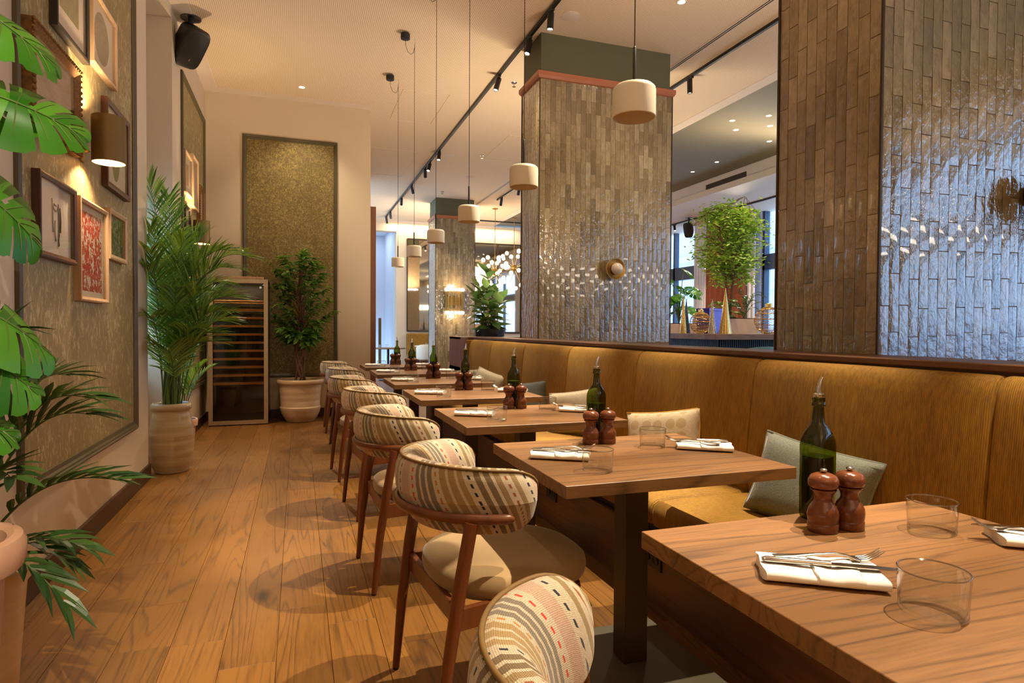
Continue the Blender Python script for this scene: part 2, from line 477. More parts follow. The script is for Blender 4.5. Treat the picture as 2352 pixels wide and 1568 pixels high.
def stripes():
    t = NT('striped_stitch_fabric')
    uv = t.n('TexCoord').outputs['UV']
    sp = t.n('SeparateXYZ', ins={0: uv})
    u0, v = sp.outputs[0], sp.outputs[1]
    wob = t.math('MULTIPLY', t.math('SUBTRACT', t.noise(t.coord('UV'), 60, 2), 0.5), 0.004)
    P = 0.46
    f = t.math('FRACT', t.math('DIVIDE', t.math('ADD', u0, wob), P))
    cr = lin((214, 198, 168)); pk = lin((206, 172, 148)); gr = lin((138, 126, 108)); ms = lin((178, 148, 98)); br = lin((130, 110, 78)); tn = lin((164, 138, 94))
    seq = [(0, cr), (.06, pk), (.16, cr), (.24, gr), (.275, cr), (.295, gr), (.335, cr), (.355, gr), (.395, cr), (.46, ms), (.51, cr), (.53, ms), (.58, cr), (.60, ms), (.64, cr), (.71, br), (.75, cr), (.77, br), (.81, cr), (.83, tn), (.87, cr), (.93, tn), (.965, cr)]
    base = t.ramp(f, seq, 'CONSTANT')
    k = (0, 0, 0, 1); w = (1, 1, 1, 1)
    dots = [(.025, (36, 38, 52)), (.20, (198, 62, 42)), (.427, (178, 118, 48)), (.675, (34, 38, 54)), (.90, (150, 88, 50))]
    ms_, cs_ = [(0, k)], [(0, lin((36, 38, 52)))]
    for c, col in dots:
        ms_ += [(c - 0.0075, w), (c + 0.0075, k)]
        cs_ += [(max(0.001, c - 0.06), lin(col))]
    mask = t.ramp(f, ms_, 'CONSTANT'); dcol = t.ramp(f, cs_, 'CONSTANT')
    dash = t.math('LESS_THAN', t.math('FRACT', t.math('DIVIDE', v, 0.024)), 0.5)
    # twill weave: darker threads in the coloured bands
    tw = t.math('SINE', t.math('ADD', t.math('MULTIPLY', u0, 2 * PI / 0.0042), t.math('MULTIPLY', v, 2 * PI / 0.0042)))
    tw2 = t.math('SINE', t.math('MULTIPLY', v, 2 * PI / 0.0032))
    th = t.math('ADD', t.math('MULTIPLY', t.math('ADD', tw, tw2), 0.16), t.noise(t.coord('UV'), 420, 2))
    base2 = t.mix(t.ramp(th, [(0.35, (0.5, 0.5, 0.5, 1)), (0.62, (0, 0, 0, 1))]), base, t.mix(1.0, base, lin((120, 96, 70)), 'MULTIPLY'))
    col = t.mix(t.math('MULTIPLY', mask, dash), base2, dcol)
    t.base(col, 0.92, sheen=0.25)
    t.bump(t.math('ADD', th, t.math('MULTIPLY', t.math('MULTIPLY', mask, dash), 0.8)), 0.35, 0.002)
    return t.m
MT['stripes'] = stripes()

def leaf_mat(name, c0, c1, rough=0.32, trans=0.25, scale=6):
    t = NT(name)
    oi = t.n('ObjectInfo').outputs['Random']
    geo = t.n('NewGeometry').outputs['Random Per Island']
    f = t.math('FRACT', t.math('ADD', t.math('ADD', oi, geo), t.math('MULTIPLY', t.noise(t.coord('Object'), scale, 2), 0.35)))
    col = t.ramp(f, [(0.05, lin(c0)), (0.95, lin(c1))])
    t.base(col, rough)
    tr = t.n('BsdfTranslucent'); t.l(t.mix(1.0, col, (1.0, 1.0, 0.35, 1), 'MULTIPLY'), tr.inputs[0])
    mx = t.n('MixShader', ins={0: trans}); t.l(t.b.outputs[0], mx.inputs[1]); t.l(tr.outputs[0], mx.inputs[2])
    t.l(mx.outputs[0], t.out.inputs[0])
    return t.m
MT['monstera'] = leaf_mat('monstera_leaf', (46, 112, 22), (92, 160, 40), 0.30, 0.35)
MT['palm'] = leaf_mat('palm_leaf', (66, 108, 42), (156, 188, 96), 0.3, 0.35)
MT['palm_dark'] = leaf_mat('kentia_leaf', (32, 66, 28), (74, 108, 48), 0.36, 0.25)
MT['ficus'] = leaf_mat('ficus_leaf', (58, 106, 36), (134, 176, 80), 0.3, 0.3)
MT['rubber'] = leaf_mat('rubber_leaf', (72, 108, 50), (140, 168, 100), 0.25, 0.2)
MT['bright_leaf'] = leaf_mat('sunlit_ficus_leaf', (110, 156, 48), (186, 208, 104), 0.35, 0.45)
MT['stem'] = plain('green_stem', (84, 106, 44), 0.5, var=0.15)

def thin_glass(name, tint, edge, refl=1.0, rough=0.02):
    t = NT(name)
    lw = t.n('LayerWeight', ins={0: 0.5})
    tcol = t.ramp(lw.outputs['Facing'], [(0.0, tint), (0.80, tint), (1.0, edge)])
    tr = t.n('BsdfTransparent'); t.l(tcol, tr.inputs[0])
    gl = t.n('BsdfGlossy', ins={'Roughness': rough})
    fr = t.math('ADD', t.math('MULTIPLY', t.math('POWER', lw.outputs['Facing'], 5.0), 0.9), 0.04)
    mx = t.n('MixShader'); t.l(t.math('MINIMUM', t.math('MULTIPLY', fr, refl), 1.0), mx.inputs[0])
    t.l(tr.outputs[0], mx.inputs[1]); t.l(gl.outputs[0], mx.inputs[2])
    t.l(mx.outputs[0], t.out.inputs[0])
    return t.m
MT['glass'] = thin_glass('clear_tumbler_glass', (0.97, 0.97, 0.96, 1), (0.22, 0.20, 0.18, 1))
MT['glass_rim'] = thin_glass('tumbler_rim_glass', (0.6, 0.58, 0.55, 1), (0.15, 0.13, 0.12, 1), 5.0)
MT['green_glass'] = thin_glass('green_bottle_glass', (0.34, 0.40, 0.06, 1), (0.03, 0.04, 0.006, 1), 1.3)
MT['dark_glass'] = thin_glass('smoked_door_glass', (0.72, 0.64, 0.55, 1), (0.4, 0.34, 0.3, 1), 1.0)
MT['pane'] = thin_glass('window_glass', (0.95, 0.97, 0.98, 1), (0.6, 0.65, 0.7, 1), 0.8)
MT['oil'] = plain('olive_oil', (62, 66, 8), 0.3)
def mirror():
    t = NT('mirror_glass'); t.base((0.80, 0.74, 0.66, 1), 0.03, 1.0); return t.m
MT['mirror'] = mirror()

def pot_mat(name, c0, c1, rough=0.3, coat=0.5):
    t = NT(name)
    z = t.n('SeparateXYZ', ins={0: t.n('TexCoord').outputs['Object']}).outputs[2]
    a = t.noise(t.coord('Object', (0.4, 0.4, 6)), 8, 4, 0.6)
    b = t.noise(t.coord('Object'), 4, 3, 0.6)
    col = t.ramp(t.math('ADD', t.math('MULTIPLY', a, 0.6), t.math('MULTIPLY', b, 0.4)), [(0.3, lin(c0)), (0.7, lin(c1))])
    t.base(col, rough, coat=coat)
    t.bump(t.math('SINE', t.math('MULTIPLY', t.math('ADD', z, t.math('MULTIPLY', b, 0.03)), 82.0)), 0.22, 0.004)
    return t.m
MT['stoneware'] = pot_mat('glazed_stoneware', (150, 124, 88), (190, 166, 126))
MT['cream_pot'] = pot_mat('cream_glazed_clay', (206, 172, 130), (226, 198, 160), 0.4, 0.3)
MT['glass_rim2'] = thin_glass('tumbler_base_glass', (0.97, 0.97, 0.96, 1), (0.5, 0.48, 0.45, 1), 1.3)

# ================================================================== SETTING
XW = -1.12          # left wall plane
CZ = 4.2            # ceiling height
# ---- floor: slab with oak planks
fl = struct('floor', M().box(-1.6, 10.6, -6.2, 18.4, -0.25, -0.012), MT['plank'])
W = 0.19
plank_meshes = {}
def plank(x0, y0, y1, w=W):
    key = (round(y1 - y0, 2), round(w, 3))
    if key not in plank_meshes:
        L = key[0]
        plank_meshes[key] = M().box(-w / 2 + .0006, w / 2 - .0006, -L / 2 + .0006, L / 2 - .0006, -0.012, 0, 0.0014).mesh('plank', MT['plank'], 0)
    link('plank', plank_meshes[key], fl, (x0 + w / 2, (y0 + y1) / 2, 0))
known = {-1.025: 2.30, -.835: 3.55, -.645: 3.01, -.455: 2.60, -.265: 4.42, -.075: 2.80, .115: 2.60, .305: 2.36, .495: 3.3, .685: 2.15, .875: 3.1, 1.065: 2.7, 1.255: 2.2}
for i, (x, sy) in enumerate(known.items()):
    y = sy
    while y > 0.9: y -= 2.05
    while y < 9.0:
        L = 2.05 if (y + 2.05 > sy - .01 and y < sy + .01) else rnd.choice((1.65, 2.05, 2.2))
        if y < sy - .01 and y + L > sy: L = sy - y
        e = min(y + L, 9.0)
        if e - y > 0.05: plank(x, y, e, W if x < 1.2 else 0.225)
        y = e
plank(-1.12, 0.9, 3.0, 0.095); plank(-1.12, 3.0, 4.9, 0.095); plank(-1.12, 4.9, 6.95, 0.095); plank(-1.12, 6.95, 9.0, 0.095)

# ---- ceiling
ce = M().box(-1.7, 5.43, -6.2, 18.4, CZ, CZ + .1)
struct('ceiling', ce, MT['ceiling'], 0)
bd = M()
bd.box(XW, XW + .16, -6.2, 8.8, CZ - .003, CZ + .01); bd.box(XW + .16, .95, 8.62, 8.8, CZ - .003, CZ + .01)
bd.box(5.25, 5.43, -6.2, 18.2, CZ - .003, CZ + .01)
struct('trim_1', bd, MT['white'], 0)
struct('ceiling_recess', M().box(5.43, 8.1, -6.2, 18.4, CZ + .14, CZ + .24).box(5.42, 5.44, -6.2, 18.4, CZ, CZ + .24), MT['olive_paint'], 0)
bk = M().box(8.1, 10.6, -6.2, 18.4, 4.0, 4.4)
struct('ceiling_bulkhead', bk, MT['white'], 0)
# access hatches drawn as recessed joints in the ceiling
for x0, x1, y0, y1 in ((1.25, 1.85, 7.9, 9.1), (1.2, 1.95, 10.6, 12.4), (3.1, 3.9, 9.2, 10.6)):
    fr = M(); w = .006
    for a in ((x0, x1, y0, y0 + w), (x0, x1, y1 - w, y1), (x0, x0 + w, y0, y1), (x1 - w, x1, y0, y1)): fr.box(*a, CZ - .004, CZ + .01)
    tag(ob('ceiling_hatch', fr, MT['ceiling'], None, None, None, 0), kind='structure')

# ---- left wall: near run, window bay, far run
wl = M().box(XW - .45, XW, -6.2, 5.575, 0, CZ + .02)
struct('wall_left', wl, MT['wall'], 0)
struct('wall_left_far', M().box(XW - .45, XW, 6.64, 9.0, 0, CZ + .02), MT['wall'], 0)
struct('wall_left_bay', M().box(XW - .5, XW, 5.575, 6.64, 4.1, CZ + .02).box(XW - .5, XW - .3, 5.575, 6.64, 0, .75), MT['wall'], 0)
wn = struct('window_1', M().box(XW - .46, XW - .42, 5.575, 5.63, .75, 4.1).box(XW - .46, XW - .42, 6.585, 6.64, .75, 4.1).box(XW - .46, XW - .42, 5.63, 6.585, .75, .81).box(XW - .46, XW - .42, 5.63, 6.585, 4.04, 4.1), MT['blueframe'], 0)
ob('pane', M().box(XW - .445, XW - .44, 5.63, 6.585, .81, 4.04), MT['pane'], wn, smooth=0)
struct('wall_back', M().box(XW - .45, .95, 8.8, 9.0, 0, CZ + .02), MT['wall'], 0)
bl_ = thing('daylight_screen', 'pale blind added in the window bay behind the palm to cut the daylight', 'screen', (XW - .36, 6.1, 0))  # added only to hold back daylight from the bay
ob('cloth', M().box(-.003, .003, -.52, .52, 2.3, 4.06), MT['sheer'], bl_, smooth=0)
ob('bottom_bar', M().box(-.012, .012, -.52, .52, 2.27, 2.3, .003), MT['white'], bl_, smooth=0)
bb = struct('baseboard_left', M().box(XW, XW + .02, -6, 5.575, 0, .118, .003), MT['base_brown'], 0)
struct('baseboard_left_far', M().box(XW, XW + .02, 6.64, 8.8, 0, .118, .003), MT['base_brown'], 0)
struct('baseboard_back', M().box(XW, .95, 8.78, 8.8, 0, .118, .003), MT['base_brown'], 0)

# wall panels: moulding frame round flecked wallpaper
def moulding(name, a, b, z0, z1, mat, w=.062):
    """local x runs along the wall from a to b, z up, -y towards the room"""
    root = tag(ob(name, M().box(a + w * .5, b - w * .5, -.004, 0, z0 + w * .5, z1 - w * .5), mat, None, None, None, 0), kind='structure')
    prof = [(0, 0), (0, -.018), (.012, -.026), (.022, -.020), (.030, -.020), (.040, -.012), (w, -.010), (w, 0)]
    def strip(p0, p1, inn):
        P0, P1, N = Vector((p0[0], 0, p0[1])), Vector((p1[0], 0, p1[1])), Vector((inn[0], 0, inn[1]))
        D = (P1 - P0).normalized()
        rg = [[P0 + N * u + D * u + Vector((0, d, 0)) for u, d in prof], [P1 + N * u - D * u + Vector((0, d, 0)) for u, d in prof]]
        ob('moulding', M().rings(rg), MT['mould'], root, None, None, 25)
    strip((a, z0), (b, z0), (0, 1)); strip((b, z0), (b, z1), (-1, 0)); strip((b, z1), (a, z1), (0, -1)); strip((a, z1), (a, z0), (1, 0))
    return root
m1 = moulding('trim_2', 0, 2.02, .46, 3.95, MT['paper']); m1.location = (XW, 3.14, 0); m1.rotation_euler = (0, 0, PI / 2)
m2 = moulding('trim_3', 0, 1.62, .50, 3.80, MT['paper']); m2.location = (XW, 7.09, 0); m2.rotation_euler = (0, 0, PI / 2)
m3 = moulding('trim_4', -.675, .51, .545, 3.70, MT['paper2'], .05); m3.location = (0, 8.8, 0)

# ---- far hall beyond the back wall
struct('wall_back_return', M().box(.93, .95, 9.0, 13.0, 0, CZ + .02), MT['wall'], 0)
ws = struct('trim_6', M().box(.955, 1.05, 9.02, 9.9, 0, 2.92, .004), MT['walnut_z'], 0)
struct('wall_far', M().box(.5, 2.09, 18.0, 18.3, 0, CZ + .02).box(2.67, 10.6, 18.0, 18.3, 0, CZ + .02).box(2.09, 2.67, 18.0, 18.3, 3.97, CZ + .02), MT['wall'], 0)
struct('wall_corridor', M().box(1.2, 3.2, 20.6, 20.8, 0, CZ).box(2.67, 2.8, 18.3, 20.6, 0, CZ).box(1.0, 1.15, 18.3, 20.6, 0, CZ).box(1.0, 3.2, 18.3, 20.8, CZ, CZ + .1), MT['wall_blue'], 0)
lamp('corridor_daylight', 'AREA', (1.95, 19.4, 4.15), 26, (.58, .74, 1.0), (1.95, 19.6, 0), (.8, 1.5))
struct('trim_7', M().box(2.28, 2.36, 18.9, 18.96, 0, 1.5), MT['mould'], 0)
# cove that washes the top of the far wall
struct('ceiling_cove', M().box(2.75, 10.2, 17.55, 17.6, 4.14, 4.2), MT['white'], 0)
for x in (3.3, 5.4):
    lamp('cove_lamp', 'AREA', (x, 17.8, 4.19), 22, (1, .84, .62), (x, 17.95, 3.0), (1.8, .08))
# ---- right (window) wall at x = 10.3, rear wall
wr = M()
wr.box(10.3, 10.6, -6.2, 18.4, 0, .35).box(10.3, 10.6, -6.2, 18.4, 4.08, 4.4)
for y0, y1 in ((17.6, 18.4), (12.0, 13.7), (6.4, 8.0), (0.9, 2.3), (-6.2, -5.9)): wr.box(10.3, 10.6, y0, y1, .35, 4.08)
struct('wall_right', wr, MT['wall_blue'], 0)
for k, (y0, y1) in enumerate(((13.7, 17.6), (8.0, 12.0), (2.3, 6.4), (-5.9, 0.9))):
    f = M()
    ym = (y0 + y1) / 2
    for a, b in ((y0, y0 + .07), (y1 - .07, y1), (ym - .04, ym + .04)): f.box(10.36, 10.5, a, b, .35, 4.08)
    f.box(10.36, 10.5, y0, y1, .35, .42).box(10.36, 10.5, y0, y1, 2.62, 2.98).box(10.36, 10.5, y0, y1, 4.02, 4.08)
    w_ = struct('window_%d' % (k + 2), f, MT['blueframe'], 0)
    for a, b in ((y0 + .07, ym - .04), (ym + .04, y1 - .07)):
        for c, d in ((.42, 2.62), (2.98, 4.02)):
            ob('pane', M().box(10.42, 10.428, a, b, c, d), MT['pane'], w_, smooth=0)
struct('wall_front', M().box(-1.7, 10.6, -6.4, -6.2, 0, 4.4), MT['wall'], 0)
# the street front opposite
fc = thing('building', 'tall pale banded building front seen through the tall windows', 'building', (22, 29, -3))
ob('wall', M().box(0, .5, -15, 16, 0, 14), MT['facade'], fc, smooth=0)
for z in (2.4, 4.4, 6.2, 8.2): ob('band', M().box(-.2, 0, -15, 16, z, z + .35), MT['facade'], fc, smooth=0)
added_low_front = thing('building', 'low pale building added across the street so the glazed tiles mirror open sky', 'building', (22, -6, -3))  # unseen building made up, kept low to let sky reflect in the tiles
ob('wall', M().box(0, .5, -18, 18, 0, 3.9), MT['facade'], added_low_front, smooth=0)
ob('coping', M().box(-.15, .6, -18, 18, 3.9, 4.1), MT['facade'], added_low_front, smooth=0)

# ---- tiled pillars
tile_var = []
for k in range(6):
    m = M(); nx, nz = 2, 4; w, h = .0545, .246
    vs = []; fs = []
    for j in range(nz + 1):
        for i in range(nx + 1):
            edge = i in (0, nx) or j in (0, nz)
            vs.append((w * (i / nx - .5), -.0055 + (0.0022 if edge else 0) + rnd.uniform(-.0011, .0011), h * (j / nz - .5)))
    for j in range(nz):
        for i in range(nx):
            a = j * (nx + 1) + i; fs.append((a, a + 1, a + nx + 2, a + nx + 1))
    ring = [i for i in range(nx + 1)] + [j * (nx + 1) + nx for j in range(1, nz + 1)] + [nz * (nx + 1) + i for i in range(nx - 1, -1, -1)] + [j * (nx + 1) for j in range(nz - 1, 0, -1)]
    n0 = len(vs)
    for i in ring: vs.append((vs[i][0], .004, vs[i][2]))
    for q in range(len(ring)):
        r = (q + 1) % len(ring); fs.append((ring[q], n0 + q, n0 + r, ring[r]))
    m.add(vs, fs); tile_var.append(m)
tile_me = [m.mesh('tile', MT['tile'], 50) for m in tile_var]
TW, TH = .0570, .2500
def tile_cells(width, z0, z1, seed):
    g = random.Random(seed); n = max(1, round(width / TW)); w = width / n; out = []
    for i in range(n):
        z = z0 - TH * (0.5 if i % 2 else 0) + g.uniform(-.012, .012)
        while z < z1 - .02:
            a, b = max(z, z0), min(z + TH, z1)
            if b - a > .03: out.append((w * (i + .5), (a + b) / 2, w / TW, (b - a) / TH))
            z += TH
    return out
def pillar(x0, x1, y0, y1, ztop, zt0, faces, trim=True, top=CZ, joined=False):
    e = .006
    p = struct('pillar', M().box(x0 + e, x1 - e, y0 + e, y1 - e, 0, ztop), MT['grout'], 0)
    big = M()
    for fc_, lim in faces:
        width = (x1 - x0) if fc_ == 'front' else (y1 - y0)
        for (u, z, sx, sz) in tile_cells(width - .012, zt0, ztop, int(x0 * 100 + y0 * 10)):
            if lim and u > lim: continue
            if fc_ == 'front': loc, rz = (x0 + .006 + u, y0 + e, z), 0
            else: loc, rz = (x0 + e, y1 - .006 - u, z), -PI / 2
            if joined or fc_ in joined_faces:
                mt = Matrix.Translation(loc) @ Matrix.Rotation(rz, 4, 'Z') @ Matrix.Diagonal((sx, 1, sz, 1))
                big.merge(rnd.choice(tile_var), mt)
            else:
                o = link('tile', rnd.choice(tile_me), p, loc, (0, 0, rz)); o.scale = (sx, 1, sz)
    if big.v: tag(ob('tile_facing', big, MT['tile'], p, smooth=50), kind='stuff')
    # bronze corner bead
    for cx, cy in ((x0, y0),) + (((x1, y0),) if trim else ()) + ((x0, y1),):
        ob('corner_bead', M().box(cx - .004, cx + .006, cy - .004, cy + .006, zt0, ztop), MT['bronze'], p, smooth=0)
    if top > ztop:
        ob('capping', M().box(x0 + .02, x1 - .02, y0 + .02, y1 - .02, ztop, top), MT['green_paint'], p, smooth=0)
        if trim:
            q = .028
            c = M()
            pr = [(0, 0), (q * .5, .006), (q, .03), (q, .07), (0, .075)]
            cs = [(x0, y0), (x1, y0), (x1, y1), (x0, y1)]; sg = [(-1, -1), (1, -1), (1, 1), (-1, 1)]
            rg = [[(cx + sx * d, cy + sy * d, ztop - .005 + z) for (cx, cy), (sx, sy) in zip(cs, sg)] for d, z in pr]
            c.rings(rg)
            ob('cornice', c, MT['terracotta_trim'], p, smooth=0)
    return p
joined_faces = ()
pillar(2.31, 3.86, 1.98, 2.575, CZ, 1.06, (('front', 1.02), ('side', 0)), True, CZ)
joined_faces = ('side',)
pillar(2.31, 3.86, 5.90, 6.43, 3.735, 1.06, (('front', 0), ('side', 0)))
pillar(2.98, 3.92, 14.1, 14.85, 3.735, .3, (('front', 0), ('side', 0)), joined=True)

# ================================================================== BANQUETTE
low = struct('wall_low', M().box(2.08, 2.32, -1.5, 7.5, 0, 1.075), MT['walnut_dark'], 0)
lg = struct('trim_8', M().box(2.06, 2.34, -1.5, 7.5, 1.075, 1.10, .004), MT['walnut_dark'], 0)
bq = thing('banquette', 'long mustard corduroy banquette against the low wall, behind the tables', 'bench', (0, 0, 0))
base = ob('base', M().box(1.47, 2.08, -1.5, 7.46, 0, .30), MT['walnut_dark'], bq, smooth=0)
ob('recess', M().box(1.50, 2.08, -1.5, 7.44, .30, .335), MT['black'], bq, smooth=0)
def rounded(m, x0, x1, y0, y1, z0, z1, r=.03): return m.box(x0, x1, y0, y1, z0, z1, r)
ys = [-1.5, .25, 1.315, 2.375, 3.43, 4.475, 5.49, 6.55, 7.45]
for a, b in zip(ys[:-1], ys[1:]):
    # back panel: profile in (x, z), soft top roll and lumbar bulge
    pf = [(2.07, .40), (1.985, .42), (1.970, .52), (1.972, .66), (1.985, .82), (2.002, .98), (2.012, 1.02), (2.024, 1.047), (2.042, 1.062), (2.062, 1.066), (2.075, 1.06)]
    rg = []
    for f, ins in ((0, .012), (.008, .004), (.022, 0), (.5, -.003), (-.022, 0), (-.008, .004), (1, .012)):
        y = a + .001 if f == 0 else b - .001 if f == 1 else a + f if 0 < f < .4 else b + f if f < 0 else (a + b) / 2
        rg.append([(min(x + ins, 2.075), y, z - ins * .6) for x, z in pf])
    ob('backrest', M().rings(rg), MT['cord'], bq, smooth=60)
    sf = [(2.02, .335), (1.500, .335), (1.470, .345), (1.462, .375), (1.464, .41), (1.475, .436), (1.50, .450), (1.6, .456), (1.8, .455), (2.02, .45)]
    rg = []
    for f, ins in ((0, .014), (.012, .004), (.03, 0), (.5, -.004), (-.03, 0), (-.012, .004), (1, .014)):
        y = a + .0015 if f == 0 else b - .0015 if f == 1 else a + f if 0 < f < .4 else b + f if f < 0 else (a + b) / 2
        rg.append([(x + (ins if x < 1.6 else 0), y, z - (ins if z > .4 else 0)) for x, z in sf])
    ob('seat', M().rings(rg), MT['cord'], bq, smooth=60)
# end cap of the bench, by the service station
ob('end_panel', M().box(1.97, 2.075, 7.45, 7.475, .3, 1.062, .01), MT['cord'], bq, smooth=0)
for y, n in ((2.36, 0), (1.02, 0), (3.5, 0)):
    o = ob('power_outlet', M().box(1.462, 1.471, y - .075, y + .075, .16, .245, .003), MT['black'], bq, smooth=0)
    for k in (-.035, .035):
        ob('socket', M().lathe([(.022, 0), (.022, .004), (.018, .004), (.017, .0015)], 16).xf(Matrix.Translation((1.462, y + k, .2025)) @ Matrix.Rotation(-PI / 2, 4, 'Y')), MT['navy'], o)

# cushions along the banquette
def cushion(name, label, mat, loc, w, h, th, rot, seed, pip=None):
    g = random.Random(seed); n = 14
    m = M(); rgs = []
    top = []; bot = []
    for j in range(n + 1):
        for i in range(n + 1):
            u, v = 2 * i / n - 1, 2 * j / n - 1
            pinch = 1 - .07 * (1 - u * u) * abs(v) ** 3 - 0
            pinch2 = 1 - .07 * (1 - v * v) * abs(u) ** 3
            t = max(0.0, (1 - u ** 4)) ** .5 * max(0.0, (1 - v ** 4)) ** .5
            wv = 1 + .10 * math.sin(3 * u + seed) * math.cos(2.3 * v + seed)
            x, z = u * w / 2 * pinch2, v * h / 2 * pinch
            top.append((x, -th / 2 * t * wv - .004, z)); bot.append((x, th / 2 * t * wv + .004, z))
    N = n + 1; fs = []
    for j in range(n):
        for i in range(n):
            a = j * N + i
            fs.append((a, a + 1, a + N + 1, a + N)); fs.append((N * N + a, N * N + a + N, N * N + a + N + 1, N * N + a + 1))
    ring = [i for i in range(N)] + [j * N + n for j in range(1, N)] + [n * N + i for i in range(n - 1, -1, -1)] + [j * N for j in range(n - 1, 0, -1)]
    for q in range(len(ring)):
        a, b = ring[q], ring[(q + 1) % len(ring)]; fs.append((a, N * N + a, N * N + b, b))
    m.add(top + bot, fs)
    o = thing(name, label, 'cushion', loc, 0, 'cushions on the banquette', rot)
    ob('cover', m, mat, o, smooth=70)
    pts = [((top[i][0]), 0, top[i][2]) for i in ring]
    t = M(); P = [Vector(p) for p in pts]; rg = []
    for i, p in enumerate(P):
        d = (P[(i + 1) % len(P)] - P[i - 1]).normalized(); nn = Vector((0, 1, 0)); bb_ = d.cross(nn)
        rg.append([p + (nn * math.cos(a) + bb_ * math.sin(a)) * .0055 for a in (0, PI / 3, 2 * PI / 3, PI, 4 * PI / 3, 5 * PI / 3)])
    rg.append(rg[0])
    t.rings(rg, True, False, False)
    ob('piping', t, pip or mat, o, smooth=70)
    return o
cx = 1.86
def cush(label, mat, y, z, w, h, rx, rz, roll_, seed, pip=None, x=cx):
    return cushion('cushion', label, mat, (x, y, z), w, h, .13, (R(rx), R(roll_), R(rz)), seed, pip)
cush('plain sage grey cushion behind the nearest oil bottle', MT['cush_grey'], 1.88, .598, .47, .33, -18, -75, 7, 1)
cush('cream cushion with arch pattern and gold piping, next after the sage grey one', MT['cush_arch'], 2.90, .602, .46, .33, -16, -62, -9, 2, MT['piping_gold'])
cush('oat linen cushion partly hidden by the second oil bottle', MT['cush_beige'], 4.05, .600, .44, .33, -16, -58, -10, 3)
cush('slate blue cushion lying in the gap beyond the oat one', MT['cush_blue'], 5.02, .592, .46, .31, -20, -60, -8, 4)
cush('oat linen cushion near the far end, beside the patterned one', MT['cush_beige'], 6.15, .592, .40, .34, -14, -55, 14, 5)
cush('green triangle-patterned cushion at the far end of the banquette', MT['cush_tri'], 6.85, .585, .46, .31, -16, -50, -6, 6)

# ================================================================== TABLES AND CHAIRS
PITCH = 1.115
ORD = ['nearest', 'second', 'third', 'fourth', 'fifth', 'sixth', 'seventh and farthest']
def TY(k): return .862 + PITCH * k
def make_table():
    t = thing('dining_table', '', 'table', (0, 0, 0), 0, 'dining tables along the banquette')
    ob('tabletop', M().box(-.415, .415, -.35, .35, .712, .75, .0012), MT['walnut_top'], t, smooth=0)
    ob('post', M().box(-.045, .045, -.045, .045, .012, .7, .003), MT['bronze'], t, smooth=0)
    ob('base_plate', M().box(-.27, .23, -.26, .24, 0, .012, .002), MT['plate'], t, smooth=0)
    ob('mounting_plate', M().box(-.28, .28, -.22, .22, .700, .712), MT['black'], t, smooth=0)
    return t
tb = make_table(); tables = []
for k in range(7):
    lab = 'walnut dining table on one square post, %s along the banquette' % (['nearest to the camera', 'second', 'third', 'fourth', 'fifth', 'sixth', 'seventh and farthest'][k])
    t = tb if k == 0 else dup(tb)
    t.location = (1.14, TY(k), 0); t['label'] = lab; tables.append(t)

